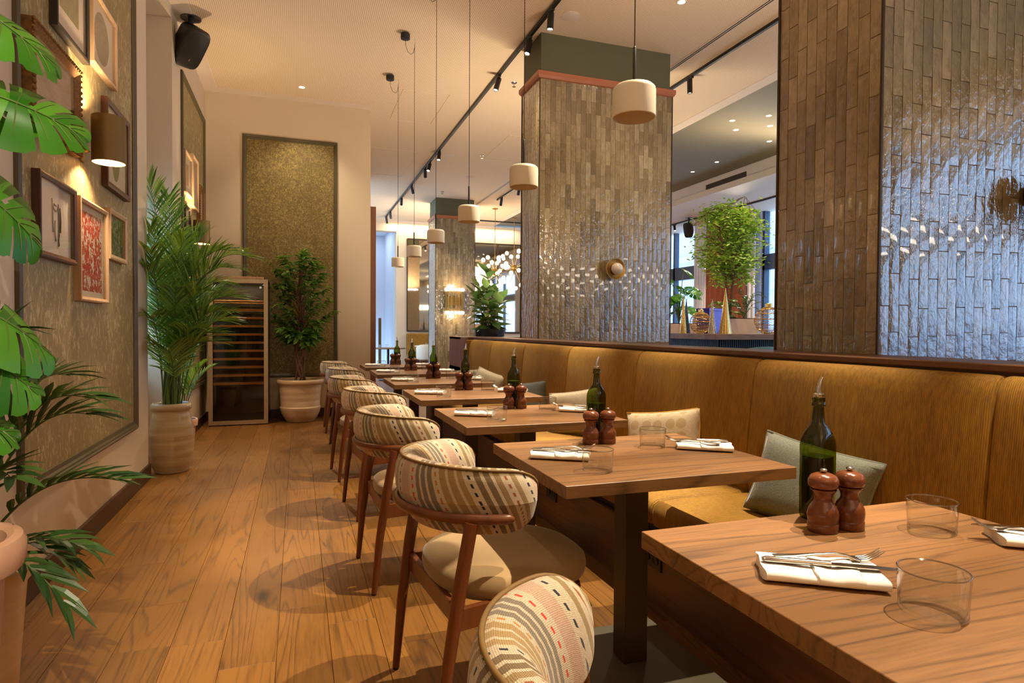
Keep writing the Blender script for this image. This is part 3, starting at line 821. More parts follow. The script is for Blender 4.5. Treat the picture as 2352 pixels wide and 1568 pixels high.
def make_chair():
    t = thing('dining_chair', '', 'chair', (0, 0, 0), 0, 'dining chairs along the aisle')
    # curved padded back: sections swept round an arc
    A = R(101); NS = 48; NC = 22
    def section(th, sc):
        f = abs(th) / A; f2 = f * f
        zc = .701 - .006 * f2; hh = (.106 - .012 * f2) * (0.25 + .75 * sc); tt = (.054 - .008 * f2) * sc
        rc = .252; lean = .012
        out = []
        for j in range(NC):
            a = 2 * PI * j / NC
            ca, sa = math.cos(a), math.sin(a)
            rr = tt * math.copysign(abs(ca) ** .75, ca)
            zz = hh * math.copysign(abs(sa) ** .8, sa)
            if zz > 0: zz *= 1 - .28 * max(0, -ca)
            if ca > 0 and zz < 0: rr *= 1 - .42 * min(1, -zz / hh * 1.3)
            r = rc + rr + lean * (zz / .14)
            out.append((-r * math.cos(th), r * math.sin(th), zc + zz, a))
        return out
    ths = []; scs = []
    for i in range(NS + 1):
        s = -1 + 2 * i / NS
        ths.append(A * math.copysign(1 - (1 - abs(s)) ** 1.15, s)); e = 1 - abs(ths[-1]) / A
        x = min(1, e * A / R(22)); scs.append(max(.10, math.sqrt(max(0, 1 - (1 - x) ** 2))))
    rg = []; uv = []
    for th, sc in zip(ths, scs):
        S = section(th, sc); per = 0
        ring = []
        for j, (x, y, z, a) in enumerate(S + [S[0]]):
            ring.append((x, y, z))
        d = [0]
        for j in range(1, len(ring)): d.append(d[-1] + math.dist(ring[j], ring[j - 1]))
        rg.append(ring)
        for (x, y, z), q in zip(ring, d): uv.append((-th * .29 + 1.831 + (z - .70) * .5 * max(-1, min(1, -th / .9)), q))
    m = M()
    n = len(rg[0]); vs = [p for r in rg for p in r]; fs = []
    for i in range(len(rg) - 1):
        for j in range(n - 1): fs.append((i * n + j, i * n + j + 1, (i + 1) * n + j + 1, (i + 1) * n + j))
    fs.append(tuple(range(n - 1))); fs.append(tuple((len(rg) - 1) * n + j for j in range(n - 1)))
    m.add(vs, fs); m.uv = uv
    br = ob('backrest', m, MT['stripes'], t, smooth=180)
    jw = 4
    pw = []
    for th, sc in zip(ths, scs):
        S = section(th, sc); x, y, z, a = S[jw]
        pw.append((x * 1.004, y * 1.004, z + .002))
    ob('piping', M().tube(pw, .0045, 6), MT['piping'], br, smooth=180)
    # bent wooden rail that hugs the back
    zr = .658; NR = 40; AR = R(81)
    rg = []
    for i in range(NR + 1):
        s_ = -1 + 2 * i / NR; th = AR * math.copysign(1 - (1 - abs(s_)) ** 1.5, s_); e = 1 - abs(th) / AR
        sc = math.sqrt(max(.09, 1 - (1 - min(1, e * AR / R(4.2))) ** 2))
        rg.append([(-(.303 + .012 * math.cos(a) * sc) * math.cos(th), (.303 + .012 * math.cos(a) * sc) * math.sin(th), zr + .0155 * math.sin(a) * sc) for a in [2 * PI * j / 12 for j in range(12)]])
    ob('back_rail', M().rings(rg), MT['rail_wood'], t, smooth=60)
    # seat: rounded pad
    m = M(); rg = []
    for z, s in ((.392, .86), (.396, .93), (.410, .985), (.432, 1.0), (.452, .985), (.466, .93), (.474, .82), (.478, .6), (.479, .3), (.4795, .02)):
        ring = []
        for j in range(40):
            a = 2 * PI * j / 40; ca, sa = math.cos(a), math.sin(a)
            ex = .82
            ring.append((.055 + s * .265 * math.copysign(abs(ca) ** ex, ca), s * (.262 - .012 * ca) * math.copysign(abs(sa) ** ex, sa), z))
        rg.append(ring)
    ob('seat', m.rings(rg), MT['suede'], t, smooth=80)
    def leg(path, rads, name='leg'):
        ob(name, M().tube(path, rads, 12), MT['chair_wood'], t, smooth=60)
    for s in (-1, 1):
        leg([(-.250, s * .243, .008), (-.228, s * .248, .24), (-.198, s * .254, .45), (-.163, s * .260, .650)], [.0125, .018, .0205, .0195])
        leg([(.250, s * .225, .008), (.228, s * .218, .24), (.205, s * .205, .40)], [.0125, .018, .021])
        for px, py in ((-.250, .243), (.250, .225)):
            ob('glide', M().lathe([(.010, 0), (.0115, .004), (.0115, .012)], 12, (px, s * py, 0)), MT['black'], t, smooth=60)
        # side apron under the pad
        a0, a1 = Vector((-.205, s * .250, 0)), Vector((.205, s * .195, 0))
        d = (a1 - a0).normalized(); q = Vector((-d.y, d.x, 0)) * .011
        ob('side_rail', M().add([(a0 + q) + Vector((0, 0, .345)), (a0 - q) + Vector((0, 0, .345)), (a1 - q) + Vector((0, 0, .345)), (a1 + q) + Vector((0, 0, .345)), (a0 + q) + Vector((0, 0, .405)), (a0 - q) + Vector((0, 0, .405)), (a1 - q) + Vector((0, 0, .405)), (a1 + q) + Vector((0, 0, .405))], [(3, 2, 1, 0), (4, 5, 6, 7), (0, 1, 5, 4), (1, 2, 6, 5), (2, 3, 7, 6), (3, 0, 4, 7)]), MT['chair_wood'], t, smooth=0)
    ob('rear_rail', M().box(-.205, -.183, -.25, .25, .345, .405, .003), MT['chair_wood'], t, smooth=0)
    ob('front_rail', M().box(.19, .212, -.2, .2, .345, .405, .003), MT['chair_wood'], t, smooth=0)
    return t
ch = make_chair()
CLAB = ['striped barrel-back dining chair nearest the camera, cut by the picture edge', 'striped barrel-back dining chair with its beige seat in full view, second in the row', 'striped barrel-back dining chair third in the row along the aisle',
        'striped barrel-back dining chair fourth in the row along the aisle', 'striped barrel-back dining chair fifth in the row along the aisle', 'striped barrel-back dining chair sixth in the row along the aisle', 'striped barrel-back dining chair farthest away, by the potted ficus']
CPOS = [(.505, .70, 18), (.60, 1.97, 6), (.56, 3.08, 3), (.575, 4.21, 6), (.535, 5.26, 4), (.565, 6.42, 0), (.55, 7.60, 0)]
for k in range(7):
    c = ch if k == 0 else dup(ch)
    c.location = (CPOS[k][0], CPOS[k][1], 0); c.rotation_euler = (0, 0, R(CPOS[k][2])); c['label'] = CLAB[k]

# ------------------------------------------------------------------ on the tables
TT = .7505
def make_bottle():
    t = thing('oil_bottle', '', 'bottle', (0, 0, 0), 0, 'oil bottles on the tables')
    def sq(h, z, ex):
        out = []
        for j in range(28):
            a = 2 * PI * j / 28 + PI / 28; ca, sa = math.cos(a), math.sin(a)
            out.append((h * math.copysign(abs(ca) ** ex, ca), h * math.copysign(abs(sa) ** ex, sa), z))
        return out
    pr = [(.026, .0, .6), (.031, .003, .42), (.0325, .012, .38), (.0325, .175, .38), (.0318, .190, .45), (.027, .207, .6), (.019, .222, .85), (.0145, .232, 1), (.0125, .262, 1), (.0125, .268, 1), (.0155, .270, 1), (.0155, .277, 1), (.0135, .280, 1), (.0150, .283, 1), (.0150, .290, 1), (.011, .292, 1)]
    ob('glass_body', M().rings([sq(h, z, e) for h, z, e in pr]), MT['green_glass'], t, smooth=50)
    ob('oil', M().rings([sq(h - .004, z, e) for h, z, e in ((.027, .006, .5), (.0325, .014, .4), (.0325, .150, .4))]), MT['oil'], t, smooth=50)
    ob('stopper', M().lathe([(.0105, .288), (.0125, .293), (.0125, .298), (.006, .302)], 16), MT['chrome'], t)
    ob('pourer', M().tube([(0, 0, .298), (0, 0, .310), (.002, -.001, .320), (.005, -.002, .330), (.009, -.004, .338)], [.0068, .0062, .0055, .0048, .0038], 10), MT['chrome'], t, smooth=80)
    return t
def make_mill():
    t = thing('pepper_mill', '', 'pepper mill', (0, 0, 0), 0, 'wooden mills on the tables')
    ob('body', M().lathe([(.0315, 0), (.0325, .002), (.0325, .017), (.031, .0195), (.0315, .0215), (.0325, .028), (.0332, .037), (.0318, .047), (.0265, .057), (.0200, .066), (.0180, .072), (.0188, .080), (.0222, .087), (.0268, .0915), (.0275, .0945), (.020, .0962)], 28), MT['mill_wood'], t, smooth=40)
    ob('head', M().lathe([(.026, .0965), (.0305, .100), (.0325, .108), (.0315, .116), (.0265, .1245), (.017, .129), (.008, .1305)], 28), MT['mill_wood'], t, smooth=50)
    ob('knob', M().lathe([(.004, .1295), (.0045, .132), (.0075, .1345), (.0078, .1375), (.005, .140), (.001, .1405)], 14), MT['chrome'], t, smooth=60)
    return t
def make_glass():
    t = thing('tumbler', '', 'glass', (0, 0, 0), 0, 'glass tumblers on the tables')
    ob('glass_body', M().lathe([(.046, .001), (.0475, .003), (.0478, .012), (.0505, .066), (.0508, .069), (.0500, .0700), (.0492, .069), (.0489, .066), (.0462, .014), (.043, .0085), (.001, .0075)], 40, cap0=False, cap1=False), MT['glass'], t, smooth=50)
    ob('rim', M().tube([(.0500 * math.cos(2 * PI * k / 40), .0500 * math.sin(2 * PI * k / 40), .0697) for k in range(41)], .0013, 6, False), MT['glass_rim'], t, smooth=180)
    ob('thick_base', M().tube([(.0448 * math.cos(2 * PI * k / 40), .0448 * math.sin(2 * PI * k / 40), .0062) for k in range(41)], .0036, 8, False), MT['glass_rim2'], t, smooth=180)
    return t
def make_napkin():
    t = thing('napkin', '', 'napkin', (0, 0, 0), 0, 'folded white napkins on the tables')
    # rolled fold: flattened roll with a tucked band
    def roll(x0, x1, w, h, g, nx=6, z0=.0):
        rg = []
        for i in range(nx + 1):
            f = i / nx; x = x0 + (x1 - x0) * f
            ring = []
            for j in range(18):
                a = 2 * PI * j / 18; ca, sa = math.cos(a), math.sin(a)
                y = w / 2 * math.copysign(abs(ca) ** .55, ca); z = h / 2 * math.copysign(abs(sa) ** .7, sa)
                z += .002 * math.sin(7 * f + g) * (1 if sa > 0 else 0) + h / 2 + z0
                ring.append((x + .0035 * math.sin(5 * y * 20 + g) * (1 if i in (0, nx) else 0) + .10 * 0, y, max(0.0003, z)))
            rg.append(ring)
        return M().rings(rg)
    ob('roll', roll(-.100, .100, .112, .022, 1.0), MT['linen'], t, smooth=70)
    ob('fold', roll(-.012, .062, .116, .0245, 2.0), MT['linen'], t, smooth=70)
    return t
def make_fork():
    t = thing('fork', '', 'fork', (0, 0, 0), 0, 'forks on the napkins')
    # handle runs along x, tines at +x curving up
    P = [(-.100, .0085, .0016, 0), (-.092, .0105, .002, 0), (-.06, .0082, .0022, .001), (-.02, .0042, .0024, .004), (.015, .0034, .0024, .006), (.035, .0045, .0022, .003), (.046, .0105, .0017, -.001), (.058, .0128, .0015, -.0025)]
    rg = [[(x, w * math.cos(a), z + .004 + h * math.sin(a)) for a in [2 * PI * j / 10 for j in range(10)]] for x, w, h, z in P]
    m = M().rings(rg)
    for k in range(4):
        y = -.0102 + k * .0068
        m.tube([(.056, y, .0018), (.070, y * .98, .0025), (.085, y * .95, .0085), (.100, y * .92, .0185)], [.0024, .0021, .0018, .0010], 6)
    ob('fork_body', m, MT['chrome'], t, smooth=60)
    return t
def make_knife():
    t = thing('knife', '', 'knife', (0, 0, 0), 0, 'knives on the napkins')
    P = [(-.115, .004, .003), (-.108, .0085, .0052), (-.07, .0078, .0055), (-.01, .0062, .005), (-.004, .0072, .0058), (.002, .0062, .005)]
    ob('handle', M().rings([[(x, w * math.cos(a), .006 + h * math.sin(a)) for a in [2 * PI * j / 12 for j in range(12)]] for x, w, h in P]), MT['chrome'], t, smooth=60)
    B = [(.001, -.006, .006), (.02, -.008, .0085), (.07, -.009, .0085), (.10, -.008, .006), (.115, -.003, .001)]
    m = M()
    top = [(x, a, .0072) for x, a, b in B] + [(x, b, .0072) for x, a, b in B[::-1]]
    bt = [(x, y, .0052) for x, y, z in top]
    m.rings([bt, top])
    ob('blade', m, MT['chrome'], t, smooth=0)
    return t
PRO = {'b': make_bottle(), 'm': make_mill(), 'g': make_glass(), 'n': make_napkin(), 'f': make_fork(), 'k': make_knife()}
used = set()
def put(key, loc, rz, label, rot=None):
    p = PRO[key]
    o = p if key not in used else dup(p)
    used.add(key)
    o.location = loc; o.rotation_euler = rot if rot else (0, 0, rz); o['label'] = label
    return o
TN = ['nearest', 'second', 'third', 'fourth', 'fifth', 'sixth', 'farthest']
for k in range(7):
    y = TY(k); g = random.Random(k + 3); j = lambda s=.012: g.uniform(-s, s)
    bl = ['largest green oil bottle with steel pourer, on the nearest table', 'green oil bottle with steel pourer on the second table'] + ['green oil bottle with pourer standing on the %s table' % TN[i] for i in range(2, 7)]
    put('b', (1.178 + (j() if k > 1 else -.03 * k), y + .305 + j(.006) * (k > 0), TT), R(12 + 20 * k), bl[k])
    dx = -.03 if k == 1 else j() if k > 1 else 0
    put('m', (1.118 + dx, y + .228, TT), 0.3 * k, 'dark wooden mill, the aisle-side one of the pair on the %s table' % TN[k])
    put('m', (1.190 + dx, y + .224, TT), 1 + 0.3 * k, 'dark wooden mill, the bench-side one of the pair on the %s table' % TN[k])
    put('g', (.955 - (.045 if k else 0) + j(), y - (.148 if k == 0 else .20) + j(), TT), 0, 'empty tumbler on the aisle side of the %s table' % TN[k])
    put('g', (1.349 - (.05 if k else 0) + j(), y + .146 - (.03 if k else 0) + j(), TT), 0, 'empty tumbler on the bench side of the %s table' % TN[k])
    ra = R(-30) + j(.06); nx, ny = .905 - (.04 if k else 0) + j(.006), y + .018 + j(.006)
    put('n', (nx, ny, TT), ra, 'folded white napkin on the aisle side of the %s table' % TN[k])
    fx, fy = 1.455 + (.0 if k else .045), y + .005 + j(.006)
    put('n', (fx, fy, TT), ra + R(-4), 'folded white napkin on the bench side of the %s table' % TN[k])
    if k < 5:
        d = Vector((math.cos(ra), math.sin(ra), 0)); q = Vector((-d.y, d.x, 0))
        p = Vector((nx, ny, TT + .0255)) + q * .028 + d * .02
        put('f', p, ra + R(12), 'steel fork lying on the aisle-side napkin of the %s table' % TN[k])
        p = Vector((nx, ny, TT + .0235)) - q * .012 + d * .015
        put('k', p, ra + R(1), 'steel knife lying on the aisle-side napkin of the %s table' % TN[k])
        p = Vector((fx, fy, TT + .0255)) - q * .020 - d * .045
        put('f', p, ra + PI + R(-16), 'steel fork lying on the bench-side napkin of the %s table' % TN[k])
        p = Vector((fx, fy, TT + .0235)) + q * .018 - d * .025
        put('k', p, ra + PI + R(4), 'steel knife lying on the bench-side napkin of the %s table' % TN[k])

# ================================================================== LAMPS AND CEILING FITTINGS
def make_pendant():
    t = thing('pendant_lamp', '', 'lamp', (0, 0, 0), 0, 'cream drum pendants over the tables')
    sh = ob('shade', M().lathe([(.010, .058), (.066, .058), (.0745, .050), (.0765, .040), (.0765, -.052), (.0735, -.054), (.0735, -.048), (.072, .02), (.060, .034), (.012, .036)], 48, cap0=False, cap1=False), MT['cream'], t, smooth=40)
    ob('lamp_disc', M().lathe([(.001, -.004), (.0725, -.004), (.0725, -.001), (.001, -.001)], 32, cap0=False, cap1=False), MT['opal'], t)
    ob('stem', M().lathe([(.0065, .056), (.0065, .195), (.004, .2)], 12), MT['black'], t)
    ztop = CZ - 2.01
    ob('cable', M().tube([(0, 0, .198), (0, 0, ztop - .06)], .0022, 6), MT['cable'], t)
    ob('hook', M().tube([(0, 0, ztop - .065), (.006, 0, ztop - .05), (.006, 0, ztop - .03), (0, 0, ztop - .02), (0, 0, ztop)], .002, 6), MT['chrome'], t)
    ob('canopy', M().lathe([(.02, ztop - .052), (.045, ztop - .05), (.047, ztop - .046), (.047, ztop)], 28, (-.105, -.06, 0)), MT['black'], t, smooth=40)
    pts = [Vector((-.105, -.06, ztop - .05)), Vector((-.10, -.058, ztop - .12)), Vector((-.075, -.045, ztop - .17)), Vector((-.04, -.025, ztop - .18)), Vector((-.01, -.006, ztop - .15)), Vector((0, 0, ztop - .08))]
    ob('cable_loop', M().tube(pts, .0022, 6), MT['cable'], t, smooth=80)
    return t
pd = make_pendant()
PN = ['nearest and largest in view', 'second', 'third', 'fourth', 'fifth', 'farthest']
for k in range(6):
    y = [1.985, 3.138, 4.265, 5.378, 6.457, 7.556][k]
    o = pd if k == 0 else dup(pd)
    o.location = (1.14, y, 2.012 - .004 * k); o['label'] = 'cream drum pendant lamp on a black cable, %s of the row' % PN[k]

def track(name, label, x, y0, y1):
    t = thing(name, label, 'track', (x, 0, CZ), 0, 'black ceiling tracks')
    n = max(1, round((y1 - y0) / 3)); L = (y1 - y0) / n
    for i in range(n): ob('rail', M().box(-.018, .018, y0 + L * i, y0 + L * (i + 1) - .004, -.034, 0, .002), MT['black'], t, smooth=0)
    ob('end_cap', M().box(-.017, .017, y1, y1 + .012, -.033, 0), MT['black'], t, smooth=0)
    return t
track('ceiling_track', 'long black lighting track running past the tiled pillars towards the far hall', 2.235, -2.5, 17.0)
track('ceiling_track', 'black lighting track on the far side of the big pillar', 4.37, 4.0, 13.8)
tr3 = track('ceiling_track', 'black lighting track above the tall windows, near the rust curtain', 9.4, 4.0, 17.0); tr3.location.z = 4.0
tr4 = thing('ceiling_track', 'short black lighting track crossing the far hall before the mirror wall', 'track', (0, 16.6, CZ))
ob('rail', M().box(4.0, 6.6, -.018, .018, -.034, 0, .002), MT['black'], tr4, smooth=0)
def make_spot():
    t = thing('track_spotlight', '', 'spotlight', (0, 0, 0), 0, 'black track spotlights')
    ob('adaptor', M().box(-.016, .016, -.06, .06, -.052, -.034, .003), MT['black'], t, smooth=0)
    ob('bracket', M().lathe([(.008, -.085), (.008, -.05)], 10), MT['black'], t)
    return t
def spot(label, x, y, z, aim, energy=0, cone=60, s=1.0, col=WARM):
    t = make_spot(); t.location = (x, y, z); t['label'] = label
    piv = Vector((0, 0, -.085))
    d = (Vector(aim) - (Vector((x, y, z)) + piv)).normalized()
    q = d.to_track_quat('-Z', 'Y').to_matrix().to_4x4()
    mt = Matrix.Translation(piv) @ q
    h = ob('head', M().lathe([(.018, .04), (.030, .036), (.031, .03), (.031, -.125), (.0275, -.127), (.026, -.112)], 24, cap1=False).xf(mt), MT['black'], t, smooth=40)
    ob('lens', M().lathe([(.0255, -.114), (.001, -.1135)], 20, cap0=False, cap1=False).xf(mt), MT['lens'], h)
    if energy:
        p = Vector((x, y, z)) + mt @ Vector((0, 0, -.135))
        lamp('spotlight_lamp', 'SPOT', p, energy, col, aim, .025, cone, .5)
    return t
SP = [(5.44, (1.9, 5.2, 0), 150, 'nearest along the long track, at the top edge'), (6.02, (1.2, 5.3, 0), 230, 'just above the green top of the big pillar'), (7.05, (.9, 6.5, 0), 260, 'third along the long track, left of the big pillar'),
      (10.3, (1.6, 8.7, 0), 220, 'single one half way down the long track'), (11.1, (.9, 9.2, 0), 0, 'near one of the facing pair on the long track'), (11.5, (2.8, 14.0, 1), 0, 'far one of the facing pair on the long track'),
      (12.95, (3.3, 14.0, 1.2), 150, 'by the far part of the long track, before the last three'), (14.3, (2.6, 17.4, 1.0), 130, 'third from the far end of the long track'), (16.1, (2.8, 17.9, 1.4), 0, 'last but one on the long track'), (16.85, (2.9, 18, 1), 0, 'at the far end of the long track')]
for y, aim, e, lb in SP: spot('black track spotlight ' + lb, 2.235, y, CZ, aim, e)
for y, aim, e, lb in ((6.32, (4.6, 6.5, 0), 160, 'seen right of the big pillar on the second track'), (11.75, (4.5, 13.5, 0), 130, 'near one of the pair left of the big pillar'), (12.3, (4.2, 14.2, 0), 0, 'far one of the pair left of the big pillar'), (13.5, (4.4, 15.5, 0), 0, 'above the rubber plant at the end of its track')):
    spot('black track spotlight ' + lb, 4.37, y, CZ, aim, e)
for y, lb in ((14.2, 'left of the hanging speaker above the windows'), (12.75, 'above the rust curtain, middle of three'), (11.6, 'above the window tree, right of three')):
    spot('black track spotlight ' + lb, 9.4, y, 4.0, (7.4, 9.5, 2.2) if y < 12 else (8.9, y - 1.2, 1.0), 420, 80)
for x, lb in ((4.25, 'left one on the short far track'), (6.25, 'right one on the short far track')):
    spot('black track spotlight ' + lb, x, 16.6, CZ, (x, 16.6, 0), 0)

def downlight(label, x, y, z, e=0):
    t = thing('downlight', label, 'downlight', (x, y, z), 0, 'recessed ceiling downlights')
    ob('trim_ring', M().lathe([(.034, -.002), (.044, -.004), (.047, 0), (.034, 0)], 28, cap0=False, cap1=False), MT['white'], t, smooth=60)
    ob('lens', M().lathe([(.034, -.0015), (.001, -.0016)], 20, cap0=False, cap1=False), MT['lens'], t)
    if e: lamp('downlight_lamp', 'SPOT', (x, y, z - .02), e, WARM, (x + .001, y, 0), .03, 100, .8)
downlight('bright recessed downlight in the ceiling before the back wall', .05, 8.27, CZ, 110)
downlight('recessed downlight at the top edge beside the vent slot', 3.325, 4.95, CZ, 120)
for k, ((x, y), w) in enumerate(zip(((6.5, 8.16), (6.16, 7.82), (6.86, 7.82), (6.52, 7.46), (7.41, 8.46), (7.41, 9.83), (7.42, 10.6), (5.6, 7.43)), ('lower left of the cluster of four', 'upper left of the cluster of four', 'lower right of the cluster of four', 'upper right of the cluster of four', 'alone below the cluster, near the tiled pillar', 'alone near the wooden bulkhead', 'farthest, next to the big pillar', 'alone highest up'))):
    downlight('tiny downlight in the olive ceiling, ' + w, x, y, CZ + .14, 150 if k in (0, 3, 4) else 0)
for x, y in ((5.6, 8.44),): downlight('tiny downlight at the edge of the olive ceiling behind the big pillar', x, y, CZ + .14)
def disc_fit(name, label, cat, x, y, z, r, h, mat):
    t = thing(name, label, cat, (x, y, z))
    ob('body', M().lathe([(r * .8, -h), (r, -h * .6), (r, 0)], 28), mat, t, smooth=40)
    ob('rim', M().lathe([(r, -.003), (r + .012, -.003), (r + .012, 0)], 28, cap0=False), mat, t)
disc_fit('ceiling_speaker', 'round flush ceiling speaker beside the nearest track spotlights', 'speaker', 2.475, 5.53, CZ, .085, .008, MT['white'])
disc_fit('ceiling_speaker', 'round flush ceiling speaker far down the hall', 'speaker', 2.475, 10.64, CZ, .10, .008, MT['white'])
disc_fit('smoke_detector', 'round white smoke detector above the far pendants', 'smoke detector', 3.235, 12.0, CZ, .09, .03, MT['white'])
disc_fit('smoke_detector', 'small white detector over the tall windows, left of the curtain', 'smoke detector', 8.9, 13.9, 4.0, .06, .04, MT['white'])
disc_fit('ceiling_speaker', 'round flush speaker in the low white ceiling over the bar', 'speaker', 8.75, 11.9, 4.0, .13, .008, MT['white'])
def sprinkler(label, x, y, z):
    t = thing('sprinkler', label, 'sprinkler', (x, y, z))
    ob('escutcheon', M().lathe([(.03, -.006), (.038, 0)], 20), MT['chrome'], t)
    ob('nozzle', M().lathe([(.010, -.04), (.010, -.004)], 10), MT['chrome'], t)
    ob('deflector', M().lathe([(.022, -.05), (.022, -.047)], 12), MT['chrome'], t)
sprinkler('small steel ceiling sprinkler left of the big pillar', 2.497, 7.24, CZ)
sprinkler('small steel ceiling sprinkler between the far track spotlights and the pillar', 3.02, 10.44, CZ)
sprinkler('small steel ceiling sprinkler above the green top of the far pillar', 3.0, 13.48, CZ)
sprinkler('small steel ceiling sprinkler over the window ceiling next to the near pillar', 9.0, 10.0, 4.0)
def slot_vent(label, x, y0, y1):
    t = thing('slot_vent', label, 'vent', (x, 0, CZ))
    ob('frame', M().box(-.035, -.022, y0, y1, -.005, 0).box(.022, .035, y0, y1, -.005, 0).box(-.004, .004, y0, y1, -.005, 0), MT['white'], t, smooth=0)
    ob('slot', M().box(-.022, -.004, y0, y1, -.0015, 0).box(.004, .022, y0, y1, -.0015, 0), MT['vent'], t, smooth=0)
slot_vent('long slotted air vent in the ceiling beside the second track', 4.07, 3.6, 6.35)
slot_vent('long slotted air vent in the far ceiling behind the big pillar', 4.08, 7.5, 15.2)
def make_speaker(label, loc, rz, tilt, s=1.0, drop=.16):
    t = thing('loudspeaker', label, 'speaker', loc, rz)
    ob('ceiling_plate', M().lathe([(.055 * s, -.004), (.068 * s, -.010), (.07 * s, 0)][::1], 28), MT['black'], t, smooth=40)
    ob('bracket', M().tube([(0, 0, 0), (0, 0, -.05 * s), (.0, 0, -drop * s)], [.02 * s, .016 * s, .02 * s], 12), MT['black'], t)
    ob('cable', M().tube([(-.03 * s, 0, 0), (-.045 * s, 0, -.06 * s), (-.03 * s, 0, -.13 * s), (0, 0, -.16 * s)], .003, 6), MT['cable'], t, smooth=80)
    mt = Matrix.Translation((0, 0, -drop * s)) @ Matrix.Rotation(R(tilt), 4, 'Y')
    def sec(x, k):
        out = []
        for j in range(28):
            a = 2 * PI * j / 28; ca, sa = math.cos(a), math.sin(a)
            out.append((x, .088 * s * k * math.copysign(abs(ca) ** .45, ca), -.03 * s + .155 * s * k * math.copysign(abs(sa) ** .45, sa)))
        return out
    ob('cabinet', M().rings([sec(-.10 * s, .62), sec(-.085 * s, .74), sec(.055 * s, 1.0)]).xf(mt), MT['black'], t, smooth=40)
    g = ob('front_grille', M().rings([sec(.056 * s, .99), sec(.068 * s, .985), sec(.078 * s, .95), sec(.081 * s, .85)]).xf(mt), MT['navy'], t, smooth=50)
    ob('badge', M().box(.080 * s, .0835 * s, -.006 * s, .006 * s, -.118 * s, -.100 * s).xf(mt), MT['chrome'], g, smooth=0)
make_speaker('black loudspeaker hung from the ceiling above the left wall', (-.98, 6.80, CZ), R(-52), 48, 1.35)
make_speaker('small dark loudspeaker hung in front of the tall window', (9.25, 13.35, 4.0), R(215), 25, 1.25, .2)

# wall sconces on the left wall
def make_cyl_sconce(label, y, z):
    t = thing('wall_sconce', label, 'wall lamp', (XW, y, z), 0, 'brass cylinder sconces on the left wall')
    ob('backplate', M().box(0, .014, -.028, .028, -.13, .06, .004), MT['brass'], t, smooth=0)
    ob('arm', M().tube([(.012, 0, -.06), (.03, 0, -.06), (.036, 0, -.055)], [.018, .018, .02], 12), MT['brass'], t)
    ob('shade', M().lathe([(.0785, -.125), (.082, -.125), (.082, .125), (.0785, .125), (.0785, -.125)], 40, (.135, 0, 0), cap0=False, cap1=False), MT['antique'], t, smooth=40)
    ob('lamp_holder', M().box(.03, .07, -.01, .01, -.012, .012), MT['brass'], t, smooth=0)
    ob('bulb', M().ball((.135, 0, 0), .028, 14, 9), MT['bulb'], t, smooth=80)
    for dz in (.045, -.045):
        lamp('sconce_lamp', 'POINT', (XW + .135, y, z + dz), 62, (1, .76, .48), None, .03)
make_cyl_sconce('brass cylinder wall sconce among the pictures on the near wall panel', 3.99, 2.225)
make_cyl_sconce('small-looking brass cylinder sconce on the far wall panel behind the palm', 7.50, 2.225)

def disc_sconce(label, x, y, z):
    t = thing('disc_sconce', label, 'wall lamp', (x, y, z))
    Y = Matrix.Rotation(PI / 2, 4, 'X')     # local z -> -y
    ob('mount', M().lathe([(.045, 0), (.045, .02), (.016, .022), (.016, .085)], 24).xf(Y), MT['black'], t)
    ob('dish', M().lathe([(.02, .08), (.07, .078), (.105, .088), (.112, .100), (.109, .101), (.10, .094), (.068, .086), (.02, .087)], 40, cap0=False, cap1=False).xf(Y), MT['brass'], t, smooth=60)
    ob('globe', M().ball((0, 0, .125), .062, 24, 14).xf(Y), MT['opal'], t, smooth=90)
disc_sconce('brass dish sconce with an opal globe on the big middle pillar', 3.13, 5.89, 1.83)
disc_sconce('brass dish sconce with opal globe on the nearest tiled pillar, at the picture edge', 3.235, 1.985, 1.835)
# multi-tube sconce on the far pillar
t = thing('tube_sconce', 'brass bundle-of-tubes sconce with two rows of glowing bulbs on the far pillar', 'wall lamp', (3.42, 14.1, 1.83))
ob('backplate', M().box(-.16, .16, -.03, 0, -.10, .10, .004), MT['brass'], t, smooth=0)
for i in range(7):
    a = -PI / 2 + PI * (i + .5) / 7; x, y = .20 * math.sin(a), -.05 - .13 * math.cos(a)
    ob('tube', M().lathe([(.017, -.22), (.017, .22)], 12, (x, y, 0)), MT['brass'], t)
    ob('stay', M().tube([(x, y, 0), (x * .6, -.02, 0)], .006, 6), MT['brass'], t)
    for s in (-1, 1): ob('bulb', M().ball((x, y, s * .265), .04, 12, 8), MT['bulb'], t, smooth=80)
for s in (-.34, .34): lamp('sconce_lamp', 'POINT', (3.42, 13.83, 1.83 + s), 12, (1, .76, .48), None, .05)

